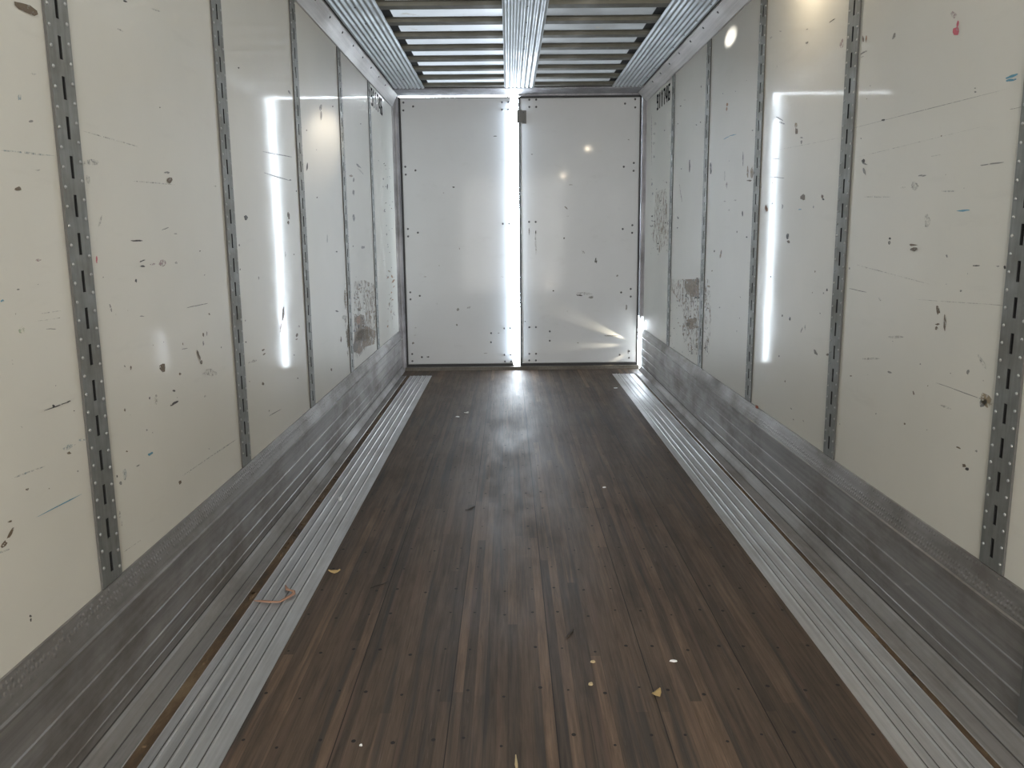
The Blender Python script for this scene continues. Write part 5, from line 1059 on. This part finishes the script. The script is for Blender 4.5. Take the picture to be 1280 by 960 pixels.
# painted fleet number on both walls
DIG = {'9': [(0, .46, .36, 1), (.36, .84, .66, 1), (.36, .44, .66, .58), (.66, 0, 1, 1), (.1, 0, .66, .16)], '1': [(.30, 0, .72, 1), (.12, .76, .30, .9)],
       '7': [(0, .83, 1, 1), (.62, .45, .98, .83), (.40, 0, .78, .45)], '4': [(.58, 0, .94, 1), (0, .26, .58, .42), (.94, .26, 1.04, .42), (0, .42, .34, .62), (.18, .62, .46, .82), (.34, .82, .58, 1)],
       '6': [(0, 0, .36, 1), (.36, 0, .66, .16), (.36, .42, .66, .57), (.66, 0, 1, .54), (.36, .84, .95, 1)]}
def digits(txt, origin, udir, width, height, parent):
    b = MB(); U = Vector(udir); Nn = U.cross(Vector((0, 0, 1))); n = len(txt); cw = width/n; O = Vector(origin); Z = Vector((0, 0, 1))
    for i, ch in enumerate(txt):
        for u0, v0, u1, v1 in DIG[ch]:
            a0, a1 = cw*(i+u0*.76), cw*(i+u1*.76)
            P = [O + U*a + Z*v*height for a, v in ((a0, v0), (a1, v0), (a1, v1), (a0, v1))]
            b.add([p + Nn*.0004 for p in P] + [p + Nn*.0012 for p in P], [(0,3,2,1), (4,5,6,7), (0,1,5,4), (1,2,6,5), (2,3,7,6), (3,0,4,7)])
    return b.build('painted_number', M_INK, parent)
digits('911746', (XL, 7.432, 2.512), (0, 1, 0), .67, .150, wl)
digits('911746', (XR, 8.16, 2.545), (0, -1, 0), .68, .142, wr)

# cove rails along the top of both walls
def rivet_mesh(name, axis, r, h, m_):
    b = MB(); b.dome((0, 0, 0), axis, r, h); o = b.build(name, m_, None, True); me = o.data; C.objects.unlink(o); bpy.data.objects.remove(o); return me
def rail(name, pts, rx, rz, ax):
    b = MB(); b.prism(pts, Y_OPEN, 8.70); o = structure(b.build(name, M_RAIL))
    me = rivet_mesh('rivet', ax, .009, .006, M_BOLT)
    for k in range(13):
        y = 3.17 + .4*k
        if y < 8.6:
            r = bpy.data.objects.new('rivet', me); C.objects.link(r); r.location = (rx, y, rz); r.parent = o
rail('trim_1', [(XL, 2.684), (XL+.012, 2.684), (XL+.064, 2.796), (XL+.064, 2.833), (XL, 2.833)], XL+.051, 2.768, (.9, 0, -.42))
rail('trim_2', [(XR, 2.717), (XR-.014, 2.717), (XR-.094, 2.796), (XR-.094, 2.833), (XR, 2.833)], XR-.074, 2.776, (-.7, 0, -.7))

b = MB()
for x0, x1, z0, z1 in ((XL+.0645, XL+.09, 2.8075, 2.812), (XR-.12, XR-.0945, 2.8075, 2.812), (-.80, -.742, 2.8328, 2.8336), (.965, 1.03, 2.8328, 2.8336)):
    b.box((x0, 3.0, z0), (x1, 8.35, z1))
structure(b.build('shade_strips', M_DARK))  # black strips added as the shade beside the corrugated ceiling strips
# scuff plates at the foot of the walls
KP = [(0, .432), (.007, .432), (.028, .354), (.036, .352), (.036, .345), (.024, .338), (.024, .238), (.0285, .2355), (.0285, .2335), (.024, .2305),
      (.024, .158), (.0285, .1555), (.0285, .1535), (.024, .1505), (.023, .092), (.0255, .090), (.0255, .088), (.022, .085), (.021, .056), (.021, .049), (.030, .044), (.0495, .004), (.0495, 0), (0, 0)]
def kick(name, x0, s, y1, marks=None):
    b = MB(); fm = [0]*len(KP); fm[1] = 1; fm[18] = 2; fm[19] = 3; fm[20] = 3
    b.prism([(x0+s*u, z) for u, z in KP], Y_OPEN, y1, 0, fm); return structure(b.build(name, [M_KICK, M_DIMPLE, M_GROOVE, M_FLAT]))
kick('baseboard_left', XL, 1, 8.715); kick('baseboard_right', XR, -1, 8.66)

# ribbed aluminium floor edges
def edge(name, x0, s, slot, ridges, inner, label):
    p = [(.0497, 0), (.0497, .0004), (.0535, .0004), (.0535, .002)]
    p += [(slot[0]-.003, .002), (slot[0]-.0015, .0045), (slot[0], .002), (slot[0], .0004), (slot[1], .0004), (slot[1], .002), (slot[1]+.0015, .0045), (slot[1]+.003, .002)]
    fm = [0]*len(p); fm[1] = 2; fm[3] = 3; fm[7] = 1
    for g in ridges: p += [(g-.0065, .002), (g-.005, .0006), (g-.001, .0006), (g, .0058), (g+.003, .0058), (g+.006, .002)]; fm += [2, 2, 2, 0, 0, 0]
    p += [(inner, .002), (inner, 0)]
    b = MB(); fm += [0]*(len(p)-len(fm))
    b.prism([(x0+s*u, z) for u, z in p], Y_OPEN, 8.42, 0, fm)
    o = b.build(name, [M_STRIP, M_RUST, M_GROOVE, M_FLAT]); return structure(o)
e1 = edge('trim_3', XL, 1, (.100, .140), (.176, .219, .262, .308), .362, '')
e2 = edge('trim_4', XR, -1, (.112, .134), (.190, .235, .281, .311), .358, '')
# grime clods lodged in the grooves
random.seed(9)
def clods(parent, x0, w_, n, seed):
    b = MB(); random.seed(seed)
    for _ in range(n):
        y = random.choice((random.uniform(1.9, 8.3), random.uniform(1.9, 4.5))); L = random.uniform(.01, .05); ww = random.uniform(.3, .5)*w_
        pts = [(x0 + ww*math.cos(t)*random.uniform(.7, 1.1), y + L*math.sin(t)*random.uniform(.7, 1.1)) for t in [k*math.pi/4 for k in range(8)]]
        bb = [(x, yy, .0006) for x, yy in pts]; tt = [(x0+(x-x0)*.6, y+(yy-y)*.6, .0045) for x, yy in pts]
        b.add(bb+tt, [(k, (k+1) % 8, 8+(k+1) % 8, 8+k) for k in range(8)] + [tuple(range(8, 16))], 0)
    o = b.build('packed_dirt', M_RUST, parent); o['kind'] = 'stuff'
clods(e1, XL+.120, .03, 26, 5); clods(e2, XR-.123, .018, 50, 6)

# rear frame: header beam, two posts, sill
b = MB(); b.box((XL+.004, 8.36, 2.800), (XR-.004, 8.80, 2.833)); b.box((XL+.004, 8.795, 2.806), (XR-.004, 8.86, 2.95))
b.box((XL+.07, 8.353, 2.8005), (XR-.1, 8.3595, 2.8325), 1)  # black box stands for the shaded roof just before the header
b.box((XL+.01, 8.372, 2.794), (XR-.01, 8.40, 2.800)); b.box((.115, 8.74, 2.786), (XR-.045, 8.80, 2.7995))
structure(b.build('trim_5', [M_POST, M_DARK]))
b = MB()
b.box((XL-.04, 8.7215, 0), (XL+.020, 8.86, 2.799)); b.box((XL+.020, 8.745, 0), (XL+.030, 8.86, 2.799)); b.box((XL+.030, 8.735, 0), (XL+.046, 8.86, 2.799)); b.box((XL+.046, 8.77, 0), (XL+.0605, 8.86, 2.799))
structure(b.build('trim_6', M_POST))
b = MB()
b.box((XR-.012, 8.7215, .56), (XR+.04, 8.86, 2.799)); b.box((XR-.024, 8.74, .56), (XR-.012, 8.86, 2.799)); b.box((XR-.038, 8.73, .56), (XR-.024, 8.86, 2.799))
b.prism([(1.372, .56), (1.386, .49), (1.396, .44), (1.404, .41), (1.406, .36), (1.400, .31), (1.404, .2), (1.409, .0), (1.44, 0), (1.44, .56)], 8.76, 8.84)
b.prism([(1.370, .60), (1.378, .54), (1.383, .52), (1.383, .60)], 8.728, 8.745)
structure(b.build('trim_7', M_POST))
b = MB(); b.box((XL+.05, 8.755, 0), (XR-.03, 8.90, .0345)); b.box((XL+.05, 8.74, 0), (XR-.03, 8.756, .012)); structure(b.build('trim_8', M_SILL))

# ---------------------------------------------------------------- rear doors
BOLTS_L = [(-1.044, 2.738), (-0.947, 2.7), (-1.047, 2.662), (-0.046, 2.733), (0.018, 2.733), (-0.047, 2.66), (0.018, 2.664), (-1.045, 2.109), (-0.942, 2.072), (-1.043, 2.031), (-1.038, 1.483), (-0.936, 1.445), (-1.038, 1.407), (-0.053, 1.526), (0.016, 1.526), (-1.034, 0.829), (-0.935, 0.791), (-1.034, 0.755), (-1.034, 0.175), (-1.034, 0.098), (-0.932, 0.14), (-0.19, 0.389), (-0.191, 0.293), (-0.048, 0.439), (0.017, 0.44), (-0.051, 0.157), (0.018, 0.156), (-0.047, 0.085), (0.018, 0.084)]
BOLTS_R = [(0.228, 2.755), (0.297, 2.755), (0.227, 2.684), (0.297, 2.684), (1.298, 2.749), (1.196, 2.708), (1.3, 2.67), (1.294, 2.125), (1.192, 2.088), (1.293, 2.047), (1.289, 1.499), (1.189, 1.461), (1.288, 1.421), (0.218, 1.543), (0.287, 1.542), (1.282, 0.841), (1.182, 0.805), (1.283, 0.761), (0.214, 0.448), (0.284, 0.448), (0.43, 0.401), (0.43, 0.302), (0.212, 0.164), (0.283, 0.164), (0.211, 0.093), (0.282, 0.092), (1.274, 0.181), (1.176, 0.144), (1.275, 0.11)]
bolt_me = rivet_mesh('bolt', (0, -1, 0), .011, .006, M_BOLT)
def door(name, x0, x1, z0, z1, bolts, marks, seals):
    b = MB(); c = .006
    b.v += [(x0+c, Y_DOOR, z0+c), (x1-c, Y_DOOR, z0+c), (x1-c, Y_DOOR, z1-c), (x0+c, Y_DOOR, z1-c), (x0, Y_DOOR+c, z0), (x1, Y_DOOR+c, z0), (x1, Y_DOOR+c, z1), (x0, Y_DOOR+c, z1),
            (x0, Y_DOOR+.045, z0), (x1, Y_DOOR+.045, z0), (x1, Y_DOOR+.045, z1), (x0, Y_DOOR+.045, z1)]
    b.f += [(0,1,2,3), (0,1,5,4), (1,2,6,5), (2,3,7,6), (3,0,4,7), (4,5,9,8), (5,6,10,9), (6,7,11,10), (7,4,8,11), (8,9,10,11)]; b.m += [0]*10
    d = structure(b.build(name, M_DOOR))
    for (x, z) in bolts:
        r = bpy.data.objects.new('bolt', bolt_me); C.objects.link(r); r.location = (x, Y_DOOR, z); r.parent = d
    polygon_marks('scuff_marks', marks, lambda x, z, dd: (x, Y_DOOR-dd, z), d)
    s = MB()
    for a in seals: s.box((a[0], Y_DOOR-.006, a[1]), (a[2], Y_DOOR+.04, a[3]))
    s.build('rubber_seal', M_RUB, d); return d
d1 = door('door_1', -1.078, .040, .062, 2.788, BOLTS_L, MARKS_D1, [(-1.096, .035, -1.079, 2.790), (-1.079, .035, .046, .0615)])
d2 = door('door_2', .136, 1.350, .062, 2.772, BOLTS_R, MARKS_D2, [(.114, .035, .1355, 2.784), (1.3505, .035, 1.366, 2.786), (.1355, .035, 1.3505, .0615), (.1355, 2.7725, 1.3505, 2.786)])
# light seal lip along the top of the left door
b = MB(); b.box((-1.078, Y_DOOR-.004, 2.774), (.02, Y_DOOR-.0005, 2.778)); b.build('top_lip', M_LATCH, d1)
# latch plate spanning the seam
b = MB(); b.box((.098, Y_DOOR-.020, 2.528), (.152, Y_DOOR-.006, 2.655)); b.box((.152, Y_DOOR-.012, 2.522), (.196, Y_DOOR-.001, 2.650))
b.dome((.168, Y_DOOR-.012, 2.63), (0, -1, 0), .008, .005, 1); b.dome((.168, Y_DOOR-.012, 2.54), (0, -1, 0), .008, .005, 1)
o = b.build('latch_plate', [M_LATCH, M_BOLT], d2); o['label'] = 'dull grey latch plate across the door seam'

# ---------------------------------------------------------------- slotted tracks on the walls
TW, SW, SL, PI_ = .0625, .0075, .058, .100
def track_geo(z0, z1, slot0, s, with_rivets):
    # plate in local y (along wall) and z, standing .008 proud, hollow behind its slots
    b = MB(); X = s*.006
    def q(y0, z0_, y1, z1_, x=X, mi=0): b.add([(x, y0, z0_), (x, y1, z0_), (x, y1, z1_), (x, y0, z1_)], [(0, 1, 2, 3)], mi)
    lip = .004
    q(-TW+lip, z0, -SW, z1); q(SW, z0, TW-lip, z1)
    # folded edges back to the wall
    for sg in (-1, 1):
        ya, yb = sg*(TW-lip), sg*TW
        b.add([(X, ya, z0), (X, ya, z1), (s*.0015, yb, z1), (s*.0015, yb, z0)], [(0, 1, 2, 3)], 3 if s*sg < 0 or s < 0 else 0)  # some edges coloured dark, as if they lay in shade
    z = z0; k = slot0
    while k < z0: k += PI_
    while k + SL < z1 - .01:
        q(-SW, z, SW, k); z = k + SL
        for ya, za, yb, zb in ((-SW, k, -SW, k+SL), (SW, k, SW, k+SL), (-SW, k, SW, k), (-SW, k+SL, SW, k+SL)):
            b.add([(X, ya, za), (X, yb, zb), (s*.001, yb, zb), (s*.001, ya, za)], [(0, 1, 2, 3)], 1)
        q(-SW, k, SW, k+SL, s*.001, 1)
        k += PI_
    q(-SW, z, SW, z1)
    b.add([(X, -TW+lip, z1), (X, TW-lip, z1), (s*.0015, TW, z1), (s*.0015, -TW, z1)], [(0, 1, 2, 3)])
    b.add([(X, -TW+lip, z0), (X, TW-lip, z0), (s*.0015, TW, z0), (s*.0015, -TW, z0)], [(0, 1, 2, 3)])
    riv = []
    z = slot0 - .012
    while z < z1 - .02:
        for sg in (-1, 1):
            zz = z + (.008 if sg*s > 0 else -.012)
            if z0 + .01 < zz < z1 - .01: riv.append((X, sg*.045, zz))
        z += PI_/2
    if with_rivets:
        for r in riv: b.dome(r, (s, 0, 0), .0048, .004, 2, 6)
    return b, riv
rivL = rivet_mesh('rivet', (1, 0, 0), .0052, .0035, M_RIVET); rivR = rivet_mesh('rivet', (-1, 0, 0), .0052, .0035, M_RIVET)
LT = [(2.278, 'nearest the camera'), (3.536, 'second from the camera'), (4.794, 'third from the camera'), (6.052, 'fourth from the camera, by the worn patch'), (7.311, 'farthest from the camera, beside the number')]
RT = [(2.306, 'nearest the camera, at the right edge'), (3.564, 'second from the camera'), (4.822, 'third from the camera'), (6.081, 'fourth from the camera, by the worn patch'), (7.339, 'farthest from the camera, beside the number')]
for side, lst, x, s, zt, rme in (('left', LT, XL, 1, 2.690, rivL), ('right', RT, XR, -1, 2.722, rivR)):
    near = None
    for i, (y, where) in enumerate(lst):
        t = empty('logistics_track', (x, y, 0))
        tag(t, 'grey slotted steel track on the %s wall, %s' % (side, where), 'wall track', 'slotted tracks on the %s wall' % side)
        g, riv = track_geo(.434, zt, .466, s, i > 1)
        if i > 1: g.build('slotted_plate', [M_TRACK, M_DARK, M_RIVET, M_GROOVE], t)
        else:
            if near is None: near = g.build('slotted_plate', [M_TRACK, M_DARK, M_RIVET, M_GROOVE], t)
            else: p = near.copy(); C.objects.link(p); p.parent = t
            for r in riv[:98]:
                ro = bpy.data.objects.new('rivet', rme); C.objects.link(ro); ro.location = r; ro.parent = t
# dark slotted plate fixed across the right scuff plate at the photo's edge
b = MB(); x = XR-.037
b.box((x, 1.985, .095), (x+.002, 2.010, .425)); b.box((x, 2.040, .095), (x+.002, 2.068, .425))
for k in range(4): b.box((x, 2.010, .095+.1*k), (x+.002, 2.040, .135+.1*k if k < 3 else .425))
b.box((x+.003, 1.985, .095), (x+.013, 2.068, .34), 1)
tag(b.build('anchor_plate', [M_LATCH, M_DARK]), 'dark slotted anchor plate fixed across the right scuff plate at the photo edge', 'bracket')

# ---------------------------------------------------------------- roof bows and corrugated ceiling strips
bow = None; nb = 13
names_o = ['closest to the rear doors', 'second', 'third', 'fourth', 'fifth', 'sixth', 'seventh', 'eighth', 'ninth', 'tenth', 'eleventh', 'twelfth', 'thirteenth']
for k in range(9):
    y = 8.32 - .4*k
    if bow is None:
        b = MB(); zb, zt = 2.8065, 2.8325
        # hat section: flat underside, two webs, thin lips against the roof
        prof = [(-.075, zt), (-.075, zt-.003), (-.052, zt-.003), (-.046, zb+.002), (-.044, zb), (.044, zb), (.046, zb+.002), (.052, zt-.003), (.075, zt-.003), (.075, zt)]
        b.prism(prof, -1.085, 1.305, axis='x')
        bow = b.build('roof_bow', M_BOW); o = bow
    else: o = bow.copy(); C.objects.link(o)
    o.location = (0, y, 0)
    tag(o, 'dull metal roof bow across the ceiling, %s' % (names_o[k] if k == 0 else names_o[k] + ' from the rear doors'), 'roof bow', 'roof bows under the ceiling sheet')
def corrugated(x0, x1, ribs, label, screws):
    n = ribs*10; b = MB(); top = []; bot = []
    for i in range(n+1):
        u = i/n; x = x0 + (x1-x0)*u; z = 2.7985 + .0042*math.cos(2*math.pi*ribs*u) - .001
        top.append((x, z+.0012)); bot.append((x, z))
    pts = bot + top[::-1]
    b.v = [(x, 3.0, z) for x, z in pts] + [(x, 8.352, z) for x, z in pts]; L = len(pts)
    b.f = [(i, (i+1) % L, L+(i+1) % L, L+i) for i in range(L)]; b.m = [0]*len(b.f)
    for i in range(n):   # end caps as strips
        b.f.append((i, i+1, L-2-i, L-1-i)); b.f.append((L+i, L+i+1, 2*L-2-i, 2*L-1-i)); b.m += [0, 0]
    o = b.build('corrugated_strip', M_LINER, None, False); tag(o, label, 'ceiling liner', 'corrugated ceiling strips')
    me = rivet_mesh('screw', (0, 0, -1), .007, .004, M_BOLT)
    for k in range(9):
        for sx in screws:
            r = bpy.data.objects.new('screw', me); C.objects.link(r); r.location = (sx, 8.28-.4*k, 2.7995); r.parent = o
corrugated(XL+.078, -.785, 8, 'corrugated zinc strip along the ceiling above the left wall', (-1.06, -.93, -.81))
corrugated(-.022, .262, 7, 'corrugated zinc strip along the middle of the ceiling', (-.006, .135))
corrugated(1.008, XR-.108, 8, 'corrugated zinc strip along the ceiling above the right wall', (1.03, 1.14, 1.27))

# ---------------------------------------------------------------- litter on the floor
M_LEAF = mat('dry leaf', (.30, .21, .09), .7); M_CHIP = mat('pale wood chip', (.45, .35, .20), .7); M_WHITE = mat('white plastic scrap', (.75, .75, .74), .5)
M_ORANGE = mat('pinkish brown splinter', (.36, .20, .13), .7); M_TWIG = mat('dark twig', (.03, .022, .016), .8)
def chip(name, x, y, l, w_, ang, m_, label, cat, z0=.0008, group=None, h=.004, curl=0.):
    random.seed(hash((round(x*100), round(y*100))) & 1023); b = MB(); n = 8; ca, sa = math.cos(ang), math.sin(ang); lo = []; hi = []
    for k in range(n):
        t = 2*math.pi*k/n; r = random.uniform(.7, 1.1); u, v = l/2*math.cos(t)*r, w_/2*math.sin(t)*r
        zz = curl*(u/(l/2))**2; lo.append((x+u*ca-v*sa, y+u*sa+v*ca, z0+zz)); hi.append((x+(u*ca-v*sa)*.82, y+(u*sa+v*ca)*.82, z0+zz+h))
    ctr = (x, y, z0+h*.8); b.add(lo+hi+[ctr], [(k, (k+1) % n, n+(k+1) % n, n+k) for k in range(n)] + [(n+k, n+(k+1) % n, 2*n) for k in range(n)] + [tuple(reversed(range(n)))])
    return tag(b.build(name, m_), label, cat, group)
def strand(name, pts, r, m_, label, cat):
    b = MB(); P = [Vector(p) for p in pts]; n = 6
    for i, p in enumerate(P):
        d = (P[min(i+1, len(P)-1)]-P[max(i-1, 0)]).normalized(); s_ = d.cross(Vector((0, 0, 1))).normalized(); u = s_.cross(d)
        rr = r*(1 if 0 < i < len(P)-1 else .35)
        for k in range(n):
            t = 2*math.pi*k/n + i*.35; b.v.append(tuple(p + s_*math.cos(t)*rr*1.5 + u*math.sin(t)*rr*.55))
    for i in range(len(P)-1):
        for k in range(n): b.f.append((i*n+k, i*n+(k+1) % n, (i+1)*n+(k+1) % n, (i+1)*n+k)); b.m.append(0)
    b.f.append(tuple(reversed(range(n)))); b.m.append(0); b.f.append(tuple((len(P)-1)*n+k for k in range(n))); b.m.append(0)
    return tag(b.build(name, m_), label, cat)
strand('splinter', [(-1.010, 3.070, .009), (-.975, 3.064, .0095), (-.94, 3.058, .0095), (-.905, 3.056, .0095), (-.89, 3.085, .010), (-.868, 3.125, .012), (-.875, 3.150, .012), (-.905, 3.168, .011), (-.925, 3.215, .009)], .0055, M_ORANGE,
       'pinkish brown bent splinter lying across the left ribbed floor edge', 'splinter')
strand('plastic_stub', [(-.930, 4.375, .012), (-.929, 4.365, .012), (-.921, 4.320, .011), (-.920, 4.308, .011)], .007, M_WHITE, 'white pointed stub lying on the left ribbed floor edge', 'debris')
chip('dry_leaf', -.754, 3.361, .052, .026, .15, M_LEAF, 'small curled tan leaf on the wood beside the left floor edge', 'leaf', curl=.010)
chip('dry_leaf', .444, 2.375, .042, .028, .7, M_LEAF, 'folded tan leaf on the bare wood near the camera, right of centre', 'leaf', curl=.014)
chip('wood_chip', .268, 2.580, .020, .014, .3, M_CHIP, 'pale round wood chip, upper of the two near the centre right floor', 'wood chip')
chip('wood_chip', .248, 2.440, .020, .016, 1.2, M_CHIP, 'yellowish wood chip, lower of the two near the centre right floor', 'wood chip')
chip('paper_scrap', .537, 2.578, .026, .013, 0, M_WHITE, 'tiny white scrap on the wood, right of the two wood chips', 'scrap')
chip('paper_scrap', -.413, 6.44, .045, .03, -.5, M_WHITE, 'small white scrap far back on the wood, left one of the pair', 'scrap')
chip('paper_scrap', -.350, 6.58, .06, .028, 1.0, M_WHITE, 'longer white scrap far back on the wood, right one of the pair', 'scrap', curl=.01)
chip('paper_scrap', -.868, 7.99, .05, .05, .3, M_WHITE, 'white scrap on the left ribbed floor edge near the doors', 'scrap', z0=.0065)
chip('paper_scrap', .985, 7.62, .05, .03, .3, M_WHITE, 'small white scrap beside the right ribbed floor edge near the doors', 'scrap')
chip('paper_scrap', .527, 4.53, .026, .022, .3, M_WHITE, 'single white scrap on the middle right of the wood floor', 'scrap')
chip('paper_scrap', -.428, 2.130, .010, .010, .3, M_WHITE, 'white crumb on the wood nearest the bottom left', 'scrap', h=.003)
strand('twig', [(.188, 2.745, .003), (.200, 2.765, .0045), (.213, 2.79, .0045), (.220, 2.815, .003)], .0035, M_TWIG, 'short dark twig on the wood near the middle of the floor', 'twig')
strand('twig', [(-.235, 4.155, .003), (-.215, 4.17, .0045), (-.200, 4.20, .0045), (-.190, 4.22, .003)], .0035, M_TWIG, 'small dark twig on the wood, farther back left of centre', 'twig')
strand('twig', [(-.575, 3.19, .003), (-.55, 3.215, .0045), (-.53, 3.225, .0045), (-.51, 3.26, .003)], .003, M_TWIG, 'thin dark twig on the wood near the left floor edge', 'twig')
strand('splinter', [(.009, 1.99, .004), (.007, 2.03, .006), (.006, 2.075, .004)], .003, M_CHIP, 'pale upright splinter at the bottom middle of the wood floor', 'splinter')
chip('bark_flake', XR-.012, 4.62, .05, .012, 1.57, mat('red brown flake', (.22, .07, .04), .7), 'red brown flake resting on top of the right scuff plate', 'flake', z0=.4325, h=.012)
